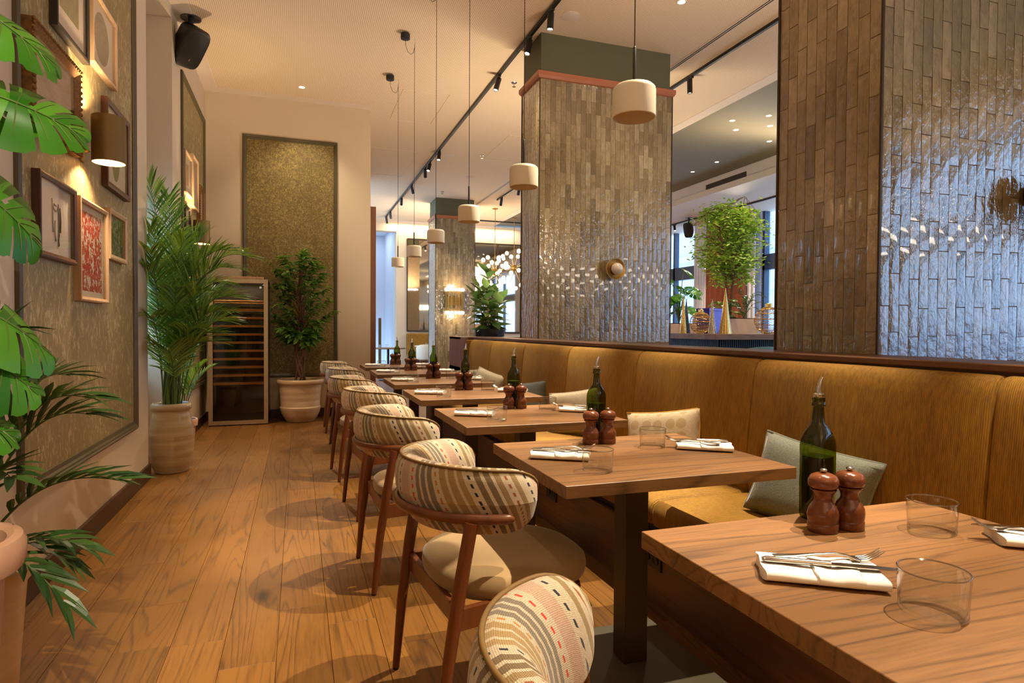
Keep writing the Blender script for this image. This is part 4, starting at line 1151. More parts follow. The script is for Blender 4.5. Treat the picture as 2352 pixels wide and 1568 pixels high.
# ================================================================== PICTURES ON THE LEFT WALL
def art(name, kind):
    t = NT(name)
    g = t.n('TexCoord').outputs['Generated']
    sp = t.n('SeparateXYZ', ins={0: g}); u, v = sp.outputs[1], sp.outputs[2]
    def mp(sy, sz): 
        m = t.n('Mapping', ins={0: g}); m.inputs['Scale'].default_value = (1, sy, sz); return m.outputs[0]
    paper = lin((226, 208, 190))
    def inside(cu, cv, ru, rv):
        a = t.math('POWER', t.math('DIVIDE', t.math('SUBTRACT', u, cu), ru), 2.0); b = t.math('POWER', t.math('DIVIDE', t.math('SUBTRACT', v, cv), rv), 2.0)
        return t.math('LESS_THAN', t.math('ADD', a, b), 1.0)
    if kind == 'red':
        n = t.noise(mp(5, 7), 2.6, 2, 0.5, 0.8)
        n2 = t.noise(mp(9, 4), 2.2, 1, 0.4, 1.5)
        f = t.math('GREATER_THAN', t.math('ADD', n, t.math('MULTIPLY', n2, 0.6)), 0.745)
        col = t.mix(f, paper, lin((190, 56, 26)))
        col = t.mix(t.math('GREATER_THAN', t.math('MAXIMUM', t.math('ABSOLUTE', t.math('SUBTRACT', u, .5)), t.math('MULTIPLY', t.math('ABSOLUTE', t.math('SUBTRACT', v, .5)), .96)), .415), col, paper)
    elif kind == 'disc':
        col = t.mix(inside(.5, .52, .33, .40), paper, t.ramp(t.noise(mp(3, 6), 3, 4, .6, .6), [(.35, (112, 98, 82)), (.72, (150, 134, 112))]))
    elif kind == 'oval':
        col = t.mix(inside(.5, .45, .20, .36), paper, lin((112, 116, 74)))
    elif kind == 'field':
        n = t.ramp(t.noise(mp(4, 2), 3, 4, .6, .5), [(.3, (86, 88, 50)), (.5, (120, 116, 66)), (.68, (150, 124, 84))])
        col = t.mix(t.math('GREATER_THAN', t.math('MAXIMUM', t.math('ABSOLUTE', t.math('SUBTRACT', u, .5)), t.math('ABSOLUTE', t.math('SUBTRACT', v, .5))), .33), n, paper)
    elif kind == 'dusk':
        col = t.ramp(t.noise(mp(1.5, 3), 2.5, 4, .6, .5), [(.3, (166, 132, 110)), (.7, (206, 176, 152))])
    elif kind == 'ferns':
        n = t.noise(mp(7, 3), 2.4, 3, .6, 1.2)
        col = t.ramp(n, [(.38, (36, 40, 20)), (.5, (84, 96, 40)), (.62, (190, 180, 140))])
    else:
        col = t.ramp(t.noise(mp(2, 3), 2.5, 3, .6), [(.3, (150, 110, 76)), (.7, (190, 150, 110))])
        col = t.mix(t.math('GREATER_THAN', t.math('MAXIMUM', t.math('ABSOLUTE', t.math('SUBTRACT', u, .5)), t.math('ABSOLUTE', t.math('SUBTRACT', v, .5))), .3), col, paper)
    t.base(col, 0.6)
    return t.m
MT['dark_frame'] = wood('dark_frame_wood', (56, 30, 18), (92, 54, 34), 'z', 0.4, 50, 5, 4, .1, .02)
MT['black_frame'] = plain('black_frame_wood', (46, 36, 28), 0.4)
MT['gilt'] = plain('worn_gilt', (134, 92, 44), 0.45, 0.5, var=0.35, scale=60, bump=0.5)
MT['paper_white'] = plain('mount_board', (226, 208, 190), 0.8, var=0.01)
MT['ink'] = plain('brown_ink', (92, 72, 58), 0.8)
MT['picture_glass'] = thin_glass('picture_glass', (0.98, 0.98, 0.97, 1), (0.9, 0.9, 0.9, 1), 0.8)
def picture(label, y0, y1, z0, z1, fm, kind, fw_=.028, depth=.035, ornate=False):
    w, h = y1 - y0, z1 - z0
    t = thing('picture', label, 'picture', (XW + .004, (y0 + y1) / 2, (z0 + z1) / 2), 0, 'framed pictures on the left wall')
    c = [(-w / 2, -h / 2), (w / 2, -h / 2), (w / 2, h / 2), (-w / 2, h / 2)]
    pr = [(0, 0), (0, depth), (fw_ * .35, depth + (.008 if ornate else .002)), (fw_, depth - (.012 if ornate else .004)), (fw_, 0)]
    rg = []
    sg = [(1, 1), (-1, 1), (-1, -1), (1, -1)]
    for u, d in pr: rg.append([(d, y + sy * u, z + sz * u) for (y, z), (sy, sz) in zip(c, sg)])
    ob('frame', M().rings(rg, True, False, False), MT[fm], t, smooth=0)
    if ornate:
        m = M()
        n = int(2 * (w + h) / .028)
        for i in range(n):
            s = i / n * 2 * (w + h)
            if s < w: p = (-w / 2 + s, -h / 2 + .006)
            elif s < w + h: p = (w / 2 - .006, -h / 2 + s - w)
            elif s < 2 * w + h: p = (w / 2 - (s - w - h), h / 2 - .006)
            else: p = (-w / 2 + .006, h / 2 - (s - 2 * w - h))
            m.ball((depth + .004, p[0], p[1]), .010, 6, 4)
        tag(ob('beading', m, MT['gilt'], t, smooth=80), kind='stuff')
    a, b = w / 2 - fw_, h / 2 - fw_
    if kind == 'figure':
        p_ = ob('print', M().box(.008, .012, -a, a, -b, b), MT['paper_white'], t, smooth=0)
        ink = M()
        for pts in ([(-.06, .10), (-.055, .02), (-.05, -.06)], [(0, .07), (-.035, .075), (-.045, .055), (-.02, .045), (.01, .05), (.015, .065)], [(.02, .085), (.025, -.02), (.02, -.12)], [(.045, .07), (.05, 0), (.045, -.05)], [(-.02, .0), (-.03, -.05), (-.015, -.10)], [(.035, -.06), (.02, -.09), (.03, -.115)]):
            ink.tube([(.0125, y + .02, z) for y, z in pts], [.005 if i else .003 for i in range(len(pts))], 6)
        ob('ink_drawing', ink, MT['ink'], p_, smooth=60)
    else:
        ob('print', M().box(.008, .012, -a, a, -b, b), art('print_' + kind + '_%d' % len(bpy.data.materials), kind), t, smooth=0)
    ob('glazing', M().box(depth - .010, depth - .008, -a, a, -b, b), MT['picture_glass'], t, smooth=0)
    return t
picture('dark-framed landscape print with wide mount, top of the near wall panel', 3.54, 4.03, 2.635, 3.35, 'black_frame', 'field')
picture('pale oak framed print of a mottled grey disc, right of the landscape print', 4.095, 4.59, 2.69, 3.11, 'pale_wood', 'disc', .024)
picture('ornate gilt framed picture half hidden by monstera leaves', 3.22, 3.845, 2.085, 2.53, 'gilt', 'dusk', .05, .04, True)
picture('dark framed print of a green oval, behind the brass sconce', 4.36, 4.895, 2.05, 2.585, 'dark_frame', 'oval', .035)
picture('dark brown framed ink drawing below the gilt picture', 3.31, 3.80, 1.515, 1.90, 'dark_frame', 'figure', .026)
picture('pale oak framed red leaf-shapes print, lowest on the near wall panel', 3.855, 4.365, 1.337, 1.89, 'pale_wood', 'red', .024)
picture('small pale oak framed fern print, right of the red print', 4.405, 4.80, 1.615, 1.925, 'pale_wood', 'ferns', .03)
picture('pale wood framed print on the far wall panel, upper left one', 7.13, 7.58, 2.59, 3.02, 'pale_wood', 'sketch', .028)
picture('tall pale wood framed print on the far wall panel, next to the upper left one', 7.63, 8.02, 2.52, 3.10, 'pale_wood', 'dusk', .028)
picture('black framed picture left of the far sconce', 7.12, 7.45, 1.90, 2.46, 'black_frame', 'sketch', .028)
picture('gilt framed picture at the far right of the far wall panel', 8.08, 8.5, 2.36, 2.86, 'gilt', 'dusk', .045, .035, True)
picture('dark framed picture right of the far sconce', 7.9, 8.4, 1.75, 2.28, 'dark_frame', 'oval', .03)

# ================================================================== WINE COOLER
t = thing('wine_cooler', 'tall empty wine cooler with steel-framed smoked glass door and beech shelves', 'wine cooler', (-.685, 8.26, 0))
w2, h = .335, 1.79
cab = M()
cab.box(-w2, -w2 + .03, .045, .52, .02, h - .01).box(w2 - .03, w2, .045, .52, .02, h - .01).box(-w2, w2, .49, .52, .02, h - .01).box(-w2, w2, .045, .52, h - .04, h - .01).box(-w2, w2, .045, .52, .02, .09)
ob('cabinet', cab, MT['navy'], t, smooth=0)
lamp('cooler_fill_light', 'AREA', (-.685, 8.34, 1.74), 9, (1, .8, .58), (-.685, 8.42, 0), (.5, .05))  # fill light added inside so the shelves show through the glass
dr = ob('door', M().box(-w2 + .046, w2 - .046, .018, .022, .06, h - .06), MT['dark_glass'], t, smooth=0)
def bar(a, b, wd_, nrm):
    """mitred door bar from a to b (x, z); nrm points inwards"""
    A, B, N = Vector((a[0], 0, a[1])), Vector((b[0], 0, b[1])), Vector((nrm[0], 0, nrm[1])); D = (B - A).normalized()
    rg = []
    for p, s in ((A, 1), (B, -1)):
        rg.append([p + Vector((0, 0, 0)), p + Vector((0, .04, 0)), p + N * wd_ + D * wd_ * s + Vector((0, .04, 0)), p + N * wd_ + D * wd_ * s])
    return M().rings(rg)
e = .0008
for a, b, n_ in (((-w2 + e, 0.012), (w2 - e, 0.012), (0, 1)), ((w2, .012 + e), (w2, h - e), (-1, 0)), ((w2 - e, h), (-w2 + e, h), (0, -1)), ((-w2, h - e), (-w2, .012 + e), (1, 0))):
    ob('door_bar', bar(a, b, .047, n_), MT['steel'], dr, smooth=0)
ob('badge', M().lathe([(.014, 0), (.014, .002), (.010, .002)], 20).xf(Matrix.Translation((w2 - .085, .016, h - .1)) @ Matrix.Rotation(PI / 2, 4, 'X')), MT['chrome'], dr, smooth=0)
ob('top_handle', M().box(-w2 + .07, w2 - .05, .02, .06, h + .002, h + .03, .003), MT['pale_wood'], t, smooth=0)
for i in range(11):
    z = 1.515 - i * .101
    sh = ob('shelf', M().box(-w2 + .035, w2 - .035, .06, .085, z - .014, z + .014, .003), MT['shelf_wood'], t, smooth=0)
    sl = M()
    for y in (.14, .22, .30, .38): sl.box(-w2 + .035, w2 - .035, y, y + .03, z - .008, z + .004)
    tag(ob('slat_rack', sl, MT['shelf_wood'], sh, smooth=0), kind='stuff')

# ================================================================== PLANTS
def bez(a, b, c, n):
    a, b, c = Vector(a), Vector(b), Vector(c)
    return [a * (1 - t) ** 2 + b * 2 * t * (1 - t) + c * t * t for t in [i / n for i in range(n + 1)]]
def blade(m, p, d, up_, L, w, bend=0.25, seg=3, fold=.35):
    """one folded narrow leaflet"""
    d = d.normalized(); side = d.cross(up_)
    if side.length < 1e-4: side = d.orthogonal()
    side.normalize(); nn = side.cross(d).normalized()
    rg = []
    for i in range(seg + 1):
        f = i / seg
        c = p + d * L * f - Vector((0, 0, 1)) * bend * L * f * f
        ww = w * (0.35 + 1.3 * f) if f < .5 else w * 2 * (1 - f) * 1.0 + .0006
        rg.append((c - side * ww / 2 + nn * ww * fold / 2, c, c + side * ww / 2 + nn * ww * fold / 2))
    vs = [q for r in rg for q in r]; fs = []
    for i in range(seg):
        for j in (0, 1):
            a = i * 3 + j; fs.append((a, a + 1, a + 4, a + 3))
    m.add(vs, fs, 0)
def frond(parent, a, ctrl, c, n, L, w, mat, start=.28, rs=.006, seed=0, ang=48, droop=.22, taper=.75, clamp=None):
    g = random.Random(seed)
    P = bez(a, ctrl, c, 40)
    m = M()
    m.tube(P, [rs * (1 - .85 * i / 40) for i in range(41)], 5, True, 1)
    for i in range(n):
        f = start + (1 - start) * (i + .5) / n
        k = min(39, int(f * 40)); fr = f * 40 - k
        p = P[k].lerp(P[k + 1], fr); t_ = (P[k + 1] - P[k]).normalized()
        s = t_.cross(Vector((0, 0, 1)))
        if s.length < .05: s = Vector((1, 0, 0))
        s.normalize(); u = s.cross(t_).normalized()
        q = (f - start) / (1 - start)
        ll = L * (0.55 + .9 * q if q < .35 else .865 - taper * .55 * (q - .35) / .65) * g.uniform(.9, 1.08)
        aa = R(ang * (1 - .55 * q) + g.uniform(-5, 5))
        for sd in (-1, 1):
            d = t_ * math.cos(aa) + s * sd * math.sin(aa) + u * .22
            blade(m, p + s * sd * .001, d, u * 1.0 + s * sd * -.3, ll, w * (.75 + .3 * g.random()), droop * g.uniform(.5, 1.4))
    if clamp: m.v = [clamp(*p) for p in m.v]
    return ob('frond', m, [mat, MT['stem']], parent, smooth=0)
def pot(name, label, prof, mat, loc, n=48, soil=None, cat='plant pot'):
    t = thing(name, label, cat, loc)
    ob('vessel', M().lathe(prof, n, cap1=False), mat, t, smooth=45)
    if soil: ob('soil', M().lathe([(soil[0], soil[1] - .03), (soil[0], soil[1]), (soil[0] * .5, soil[1] + .012), (.001, soil[1] + .015)], 24, cap1=False), MT['soil'], t, smooth=60)
    return t

# -- large palm in the glazed jar
PX, PY = -.995, 5.80
pot('plant_pot', 'tall glazed stoneware jar with turned rings at the wall corner, holding the palm', [(.10, 0), (.125, .004), (.150, .06), (.166, .16), (.172, .26), (.166, .35), (.150, .43), (.139, .485), (.136, .505), (.141, .512), (.150, .52), (.154, .535), (.152, .556), (.144, .568), (.130, .57), (.122, .56), (.122, .50), (.12, .49)], MT['stoneware'], (PX, PY, 0), soil=(.119, .525))
pt = thing('palm', 'large feathery green palm growing from the glazed stoneware jar', 'plant', (PX, PY, .53))
g = random.Random(11)
def palm_clamp(x, y, z):
    wy = y + PY; lim = XW + .012 if (wy < 5.59 or wy > 6.62) else XW - .26
    return (max(x, lim - PX), y, z)
FR = [((-.13, -.16, 1.84), .02), ((.00, -.05, 1.74), .04), ((.09, .02, 1.64), .08), ((.24, .05, 1.44), .15), ((.60, -.02, 1.27), .45), ((.48, -.25, 1.15), .40), ((-.12, -.42, 1.13), .25), ((-.05, -.50, 1.25), .2), ((.40, .10, 1.05), .4), ((.50, -.10, .92), .4), ((.42, -.28, .80), .38), ((.33, -.12, .62), .36), ((.40, .05, .72), .38), ((.28, -.35, .95), .3), ((.15, -.30, 1.35), .15), ((.20, .15, 1.5), .1), ((.05, .20, 1.45), .05), ((-.10, .22, 1.2), .1), ((.32, .30, 1.0), .3), ((.22, -.42, .66), .3), ((-.06, -.46, .75), .3), ((.1, -.4, .95), .2), ((.46, -.18, 1.30), .35), ((.30, .02, 1.30), .22), ((-.08, -.32, 1.45), .06), ((.12, -.15, 1.20), .12), ((.3, -.25, .55), .34), ((.02, -.35, .5), .3)]
for i, (tip, out) in enumerate(FR):
    tip = Vector(tip); b = Vector((g.uniform(-.06, .06), g.uniform(-.06, .06), 0))
    hz = Vector((tip.x, tip.y, 0)); 
    ctrl = b + hz * .30 + Vector((0, 0, tip.z * (.80 + .75 * out)))
    frond(pt, b, ctrl, tip, 34, .36 + .08 * g.random(), .018, MT['palm'], .28, .0065, 50 + i, 50, .24, .75, palm_clamp)
# dry basal sheaths
for i in range(7):
    a = 2 * PI * i / 7
    ob('stem', M().tube([(.05 * math.cos(a), .05 * math.sin(a), -.01), (.06 * math.cos(a), .06 * math.sin(a), .12), (.05 * math.cos(a + .3), .05 * math.sin(a + .3), .34)], [.013, .011, .005], 7), MT['stem'], pt, smooth=60)
pot('plant_pot', 'small pink terracotta pot half hidden behind the stoneware jar', [(.075, 0), (.082, .004), (.105, .30), (.122, .305), (.125, .36), (.118, .368), (.108, .366), (.104, .32)], MT['terracotta'], (-.99, 6.30, 0), 32, (.104, .335))
p2 = thing('palm', 'slim young palm in the small terracotta pot behind the jar', 'plant', (-.99, 6.30, .335))
for i, tip in enumerate(((.20, -.1, .55), (.1, .12, .7), (.24, .1, .5), (.12, -.05, .8))):
    tip = Vector(tip); frond(p2, (0, 0, 0), Vector((tip.x * .25, tip.y * .25, tip.z * .8)), tip, 18, .18, .022, MT['palm'], .3, .006, 90 + i)

# -- ficus tree with braided trunk by the back wall
FX, FY = .03, 8.45
pot('plant_pot', 'wide cream glazed clay pot with a thick rim, holding the ficus', [(.14, 0), (.17, .004), (.205, .05), (.238, .12), (.250, .175), (.252, .185), (.243, .195), (.240, .205), (.246, .30), (.254, .42), (.262, .475), (.284, .488), (.292, .505), (.292, .525), (.284, .54), (.262, .542), (.248, .53), (.244, .46)], MT['cream_pot'], (FX, FY, 0), soil=(.244, .48))
ft = thing('ficus_tree', 'leafy green ficus tree with a braided trunk in the cream pot', 'plant', (FX, FY, .48))
for i in range(7):
    a = 2 * PI * i / 7; P = []
    for k in range(15):
        f = k / 14; r = .062 - .030 * math.sin(PI * min(1, f * 1.1)) + (.03 * f); b = a + f * 4.2 * (1 if i % 2 else -1)
        P.append((r * math.cos(b), r * math.sin(b), f * .62))
    ob('trunk', M().tube(P, [.017 - .005 * k / 14 for k in range(15)], 7), MT['bark'], ft, smooth=60)
lm = M()
def leaf_mesh(L, w, fold=.25, bend=.25, seg=4):
    rg = []
    for i in range(seg + 1):
        f = i / seg; ww = w * math.sin(PI * min(1, f * .93 + .07) ** .85) + .0008
        if i == seg: ww = .0008
        z = -bend * L * f * f
        rg += [(-ww / 2, L * f, z + fold * ww), (0, L * f, z), (ww / 2, L * f, z + fold * ww)]
    fs = []
    for i in range(seg):
        for j in (0, 1): a = i * 3 + j; fs.append((a, a + 1, a + 4, a + 3))
    return M().add(rg, fs)
ficus_leaf = [leaf_mesh(.125, .058, .22, b).mesh('leaf', MT['ficus'], 0) for b in (.1, .25, .45)]
def put_leaf(me, parent, p, d, s, g, name='leaf', rollv=.6):
    d = Vector(d).normalized()
    upv = Vector((0, 0, 1)) + Vector((g.uniform(-rollv, rollv), g.uniform(-rollv, rollv), 0))
    x = d.cross(upv)
    if x.length < 1e-3: x = d.orthogonal()
    x.normalize(); z = x.cross(d)
    o = link(name, me, parent)
    o.matrix_local = Matrix(((x.x * s, d.x * s, z.x * s, p[0]), (x.y * s, d.y * s, z.y * s, p[1]), (x.z * s, d.z * s, z.z * s, p[2]), (0, 0, 0, 1)))
    return o
g = random.Random(5)
nl = 0; extra = M()
tips = []
for i in range(46):
    f = (i + .5) / 46; z = .55 + 1.12 * f
    rad = .52 * math.sin(PI * (.13 + .78 * f)) ** .6 * (1.0 if f > .3 else .7)
    a = i * 2.399 + g.uniform(-.4, .4); rr = rad * g.uniform(.55, 1)
    tips.append((rr * math.cos(a), rr * math.sin(a) * .60 - .05, z + g.uniform(-.05, .05)))
tips += [(.05, 0, 1.70), (0.02, .03, 1.64), (.15, -.05, 1.60), (-.16, .0, 1.56), (.24, .0, 1.5), (-.26, -.02, 1.45)]
for i, tp in enumerate(tips):
    r0 = Vector((g.uniform(-.05, .05), g.uniform(-.05, .05), max(.42, tp[2] - .42 - g.random() * .2)))
    P = bez(r0, (tp[0] * .35, tp[1] * .35, tp[2] - .12), tp, 6)
    ob('branch', M().tube(P, [.008 - .001 * k for k in range(7)], 5), MT['bark'], ft, smooth=60)
    for k in range(24):
        q = P[2 + k % 4 + (k % 3 > 0)].lerp(P[min(6, 3 + k % 4 + (k % 3 > 0))], g.random()); a = g.random() * 2 * PI
        dr_ = Vector(tp) - r0; dr_.z *= .2
        d = Vector((math.cos(a), math.sin(a), g.uniform(-.55, .35))) + dr_.normalized() * .6
        if q.x + d.x * .1 < -.36 and q.y + d.y * .1 > -.24: continue
        if q.y + d.y * .12 > .33: continue
        if nl < 290: put_leaf(rnd.choice(ficus_leaf), ft, q, d, g.uniform(.85, 1.3), g); nl += 1
        else:
            d.normalize(); x = d.cross(Vector((0, 0, 1))).normalized(); z_ = x.cross(d); s = g.uniform(.75, 1.1)
            extra.merge(leaf_mesh(.105, .046, .22, .25, 3), Matrix(((x.x * s, d.x * s, z_.x * s, q[0]), (x.y * s, d.y * s, z_.y * s, q[1]), (x.z * s, d.z * s, z_.z * s, q[2]), (0, 0, 0, 1))))
tag(ob('foliage', extra, MT['ficus'], ft, smooth=0), kind='stuff')

# -- rubber plant on the station at the banquette end
st = thing('service_station', 'walnut service station at the far end of the banquette, under the rubber plant', 'cabinet', (2.45, 8.0, 0))
ob('body', M().box(-.46, .46, -.15, .45, 0, .70, .003).box(-.46, -.43, -.45, .45, 0, 1.09).box(-.43, .46, .1, .45, .70, 1.06), MT['walnut_z'], st, smooth=0)
ob('counter', M().box(-.46, .46, -.16, .46, 1.06, 1.09, .003), MT['walnut_dark'], st, smooth=0)
ob('shelf_board', M().box(-.43, .46, -.45, .1, .67, .70), MT['walnut_dark'], st, smooth=0)
for k, (x, y) in enumerate(((-.36, -.32), (-.27, -.25), (-.36, -.15))):
    o = thing('carafe', 'tall clear glass carafe on the service station shelf, %s' % ('foremost', 'middle', 'rearmost')[k], 'carafe', (2.45 + x, 8 + y, .70), 0, 'carafes on the service station')
    ob('glass_body', M().lathe([(.001, .001), (.04, .001), (.042, .01), (.042, .16), (.025, .21), (.024, .25), (.03, .27)], 20, cap0=False, cap1=False), MT['glass'], o, smooth=60)
    ob('neck_ring', M().lathe([(.0255, .215), (.028, .22), (.0255, .225)], 20, cap0=False, cap1=False), MT['chrome'], o, smooth=60)
pot('plant_pot', 'low dark planter on the service station holding the rubber plant', [(.16, 0), (.20, .004), (.21, .10), (.20, .11), (.19, .10), (.19, .05)], MT['black'], (2.47, 8.12, 1.09), 32, (.19, .085))
rp = thing('rubber_plant', 'bushy rubber plant with big glossy oval leaves at the banquette end', 'plant', (2.47, 8.12, 1.17))
rub = [leaf_mesh(.22, .12, .12, b, 5).mesh('leaf', MT['rubber'], 60) for b in (.05, .2, .4)]
g = random.Random(21)
for s_ in range(6):
    a = s_ * 1.05; top = Vector((.22 * math.cos(a), .22 * math.sin(a), (.80, .52, .62, .50, .58, .45)[s_])) if s_ else Vector((-.03, 0, .80))
    P = bez((.05 * math.cos(a), .05 * math.sin(a), -.02), (top.x * .4, top.y * .4, top.z * .5), top, 8)
    ob('stem', M().tube(P, [.011 - .0008 * k for k in range(9)], 6), MT['bark'], rp, smooth=60)
    nn = 26 if s_ == 0 else 22
    for k in range(nn):
        f = .02 + .98 * (k + .5) / nn; p = P[int(f * 7.99)].lerp(P[min(8, int(f * 7.99) + 1)], (f * 7.99) % 1)
        b = k * 2.4 + s_; d = (math.cos(b), math.sin(b), .15 + 1.0 * f ** 3)
        put_leaf(rub[k % 3], rp, p, d, g.uniform(.85, 1.25) * (1 - .15 * f), g, rollv=.35)

# -- monstera at the front left, and the kentia palm beside it
def monstera_leaf(parent, base, tip, W, facing, droop=.18, seed=0, hang=.0, stem_from=None):
    """split leaf: a lobed sheet each side of a curved midrib, with a few holes near the rib"""
    g = random.Random(seed)
    base, tip = Vector(base), Vector(tip)
    L = (tip - base).length; d = (tip - base).normalized()
    n = Vector(facing); n = (n - d * n.dot(d)).normalized(); s = d.cross(n)
    def pos(t, q, sd):
        # t along rib 0..1, q 0..1 out to the margin
        ang = R(158 * (1 - t) ** 1.5 + 30)
        wid = W * (math.sin(PI * (.20 + .78 * t) ** .95) ** .75 if t < .985 else .03) * (1 - .1 * t)
        o = t * L * .93
        dist = q * wid
        x = math.sin(ang) * dist; y = o + math.cos(ang) * dist * (.75 if t < .3 else 1.0)
        y = min(y, L * 1.0)
        z = -droop * (x * x / W) + .10 * q * W * (.35 - q) - hang * (y / L) ** 2 * L * .3 + .012 * math.sin(9 * t + seed) * q
        p = base + d * y + s * (x * sd) + n * (z + .06 * L * math.sin(PI * min(1, max(0, y / L))))
        return p
    m = M(); NTt = 66; NQ = 7
    lob = 7 + seed % 2
    for sd in (-1, 1):
        ph = g.uniform(-.02, .02)
        qmax = []
        for i in range(NTt + 1):
            t = i / NTt; c = (t + ph) * lob % 1.0
            slit = abs(c - .5) < (.115 if .12 < t < .88 else 0)
            # rounded lobe ends next to a slit
            e = abs(c - .5)
            lobe = 1.0 - .10 * max(0, (1 - (e - .115) / .12)) if e > .115 else .24
            if not (.12 < t < .88): lobe = 1.0
            qmax.append(.30 + .10 * g.random() if slit else lobe)
        idx = {}
        for i in range(NTt):
            t0, t1 = i / NTt, (i + 1) / NTt
            for j in range(NQ):
                q0, q1 = j / NQ, (j + 1) / NQ
                a0, a1 = qmax[i], qmax[i + 1]
                if a0 < .6 and a1 < .6 and q0 > .28: continue
                c = ((t0 + t1) / 2 + ph) * lob % 1.0
                if j == 1 and .15 < t0 < .8 and .40 < c < .60 and int((t0 + ph) * lob) % 2 == 0: continue
                mx0 = a0 if a0 > .6 else max(.29, min(a1, 1)) * .999
                mx1 = a1 if a1 > .6 else max(.29, min(a0, 1)) * .999
                if a0 < .6 and a1 < .6: mx0 = mx1 = 1.0
                ids = []
                for (t, q, mx) in ((t0, q0, mx0), (t1, q0, mx1), (t1, q1, mx1), (t0, q1, mx0)):
                    key = (round(t * NTt), round(q * NQ), round(mx, 3))
                    if key not in idx: idx[key] = len(m.v); m.v.append(tuple(pos(t, q * mx, sd)))
                    ids.append(idx[key])
                m.f.append(tuple(ids)); m.mi.append(0)
    lf = ob('leaf', m, MT['monstera'], parent, smooth=180)
    rib = [pos(i / 16, 0, 1) + n * .002 for i in range(17)]
    ob('midrib', M().tube(rib, [.0045 * (1 - .8 * i / 16) for i in range(17)], 6), MT['stem'], lf, smooth=80)
    vn = M()
    for sd in (-1, 1):
        for k in range(lob):
            t = (k + .02) / lob
            if t < .04 or t > .93: continue
            vn.tube([pos(t, q, sd) + n * .0012 for q in (0, .25, .5, .72)], [.0018, .0014, .001, .0006], 4)
    ob('vein', vn, MT['stem'], lf, smooth=80)
    if stem_from is not None:
        a = Vector(stem_from); P = bez(a, Vector((a.x * .6 + base.x * .4, a.y * .6 + base.y * .4, base.z * .8 + .1)), base, 14)
        ob('stem', M().tube(P, [.009 - .0003 * k for k in range(15)], 7), MT['stem'], parent, smooth=80)
    return lf
MX, MY = -.845, 1.80
pot('plant_pot', 'large pale pink terracotta pot with rolled rim at the left picture edge', [(.10, 0), (.125, .004), (.150, .28), (.168, .58), (.176, .60), (.205, .612), (.212, .635), (.212, .668), (.204, .685), (.186, .690), (.172, .680), (.166, .60)], MT['terracotta'], (MX, MY, 0), soil=(.165, .62))
ms = thing('monstera', 'monstera with big split leaves at the left picture edge, in the pink terracotta pot', 'plant', (MX, MY, .62))
O = Vector((MX, MY, .62))
def ml(base, tip, W_, facing, seed, droop=.18, hang=0.0):
    monstera_leaf(ms, Vector(base) - O, Vector(tip) - O, W_, facing, droop, seed, hang, (0.03 * math.cos(seed), .03 * math.sin(seed), .01))
ml((-.80, 1.82, 1.775), (-.515, 1.95, 1.700), .165, (.10, -.72, .70), 1, .15, .1)      # bright leaf across the pictures
ml((-.86, 1.85, 2.02), (-.570, 1.95, 1.885), .16, (.25, -.55, .80), 2, .3, .3)        # pale one at the top
ml((-.83, 1.80, 1.60), (-.60, 1.95, 1.405), .15, (.30, -.62, .70), 3, .25, .4)         # dark, middle
ml((-.84, 1.82, 1.29), (-.585, 1.98, 1.13), .165, (.30, -.45, .85), 4, .25, .4)         # lower fan
ml((-.82, 1.78, 1.20), (-.60, 1.90, 1.02), .145, (.35, -.55, .75), 5, .2, .3)
ml((-.88, 1.90, 1.72), (-.66, 2.05, 1.78), .13, (.1, -.6, .8), 6, .3, .2)
ml((-.86, 1.75, 1.02), (-.64, 1.86, .93), .13, (.3, -.4, .9), 7, .3, .3)
ml((-.90, 1.9, 1.5), (-1.02, 2.12, 1.62), .13, (.5, -.6, .6), 8, .2, .2)
pot('plant_pot', 'glossy tan glazed pot on the floor behind the pink terracotta one', [(.10, 0), (.12, .004), (.135, .22), (.150, .42), (.165, .44), (.168, .475), (.155, .485), (.145, .47), (.142, .42)], MT['cream_pot'], (-.935, 2.25, 0), 40, (.142, .43))
kp = thing('palm', 'low kentia palm with broad dark leaflets in the tan glazed pot', 'plant', (-.935, 2.25, .43))
for i, (tip, L_, n_) in enumerate((((.43, -.12, .31), .20, 11), ((.34, -.05, .50), .21, 10), ((.36, -.14, .56), .20, 10), ((.12, -.5, .50), .2, 10), ((.25, -.35, .38), .2, 10), ((.20, .25, .6), .2, 10), ((-.05, -.3, .62), .2, 10), ((.10, .05, .75), .2, 10))):
    tip = Vector(tip); frond(kp, (0, 0, 0), Vector((tip.x * .35, tip.y * .35, tip.z * 1.05 + .05)), tip, n_, L_, .030, MT['palm_dark'], .35, .006, 120 + i, 40, .18, .5)
for i, tip in enumerate(((.33, -.22, -.02), (.28, -.05, .05), (.36, -.15, .12))):
    tip = Vector(tip); frond(kp, (0, 0, 0), Vector((tip.x * .4, tip.y * .4, .22)), tip, 6, .16, .032, MT['palm_dark'], .45, .005, 150 + i, 34, .3, .5)

# ================================================================== FAR HALL
def mirror_wall(name, label, x0, x1, z0, z1, cols):
    t = thing(name, label, 'mirror', ((x0 + x1) / 2, 17.99, z0))
    n = cols; w = (x1 - x0) / n
    for i in range(n):
        a = -(x1 - x0) / 2 + w * i
        ob('mirror_pane', M().box(a + .015, a + w - .015, -.02, -.012, .03, z1 - z0 - .03), MT['mirror'], t, smooth=0)
    f = M()
    for i in range(n + 1):
        a = -(x1 - x0) / 2 + w * i; ob('upright', M().box(a - .018, a + .018, -.035, 0, 0, z1 - z0), MT['bronze'], t, smooth=0)
    for z in (0, z1 - z0): ob('cross_bar', M().box(-(x1 - x0) / 2, (x1 - x0) / 2, -.034, 0, z - .018, z + .018), MT['bronze'], t, smooth=0)
mirror_wall('wall_mirror', 'tall bronze framed wall mirror left of the far tiled pillar', 2.98, 4.40, 1.12, 3.77, 1)
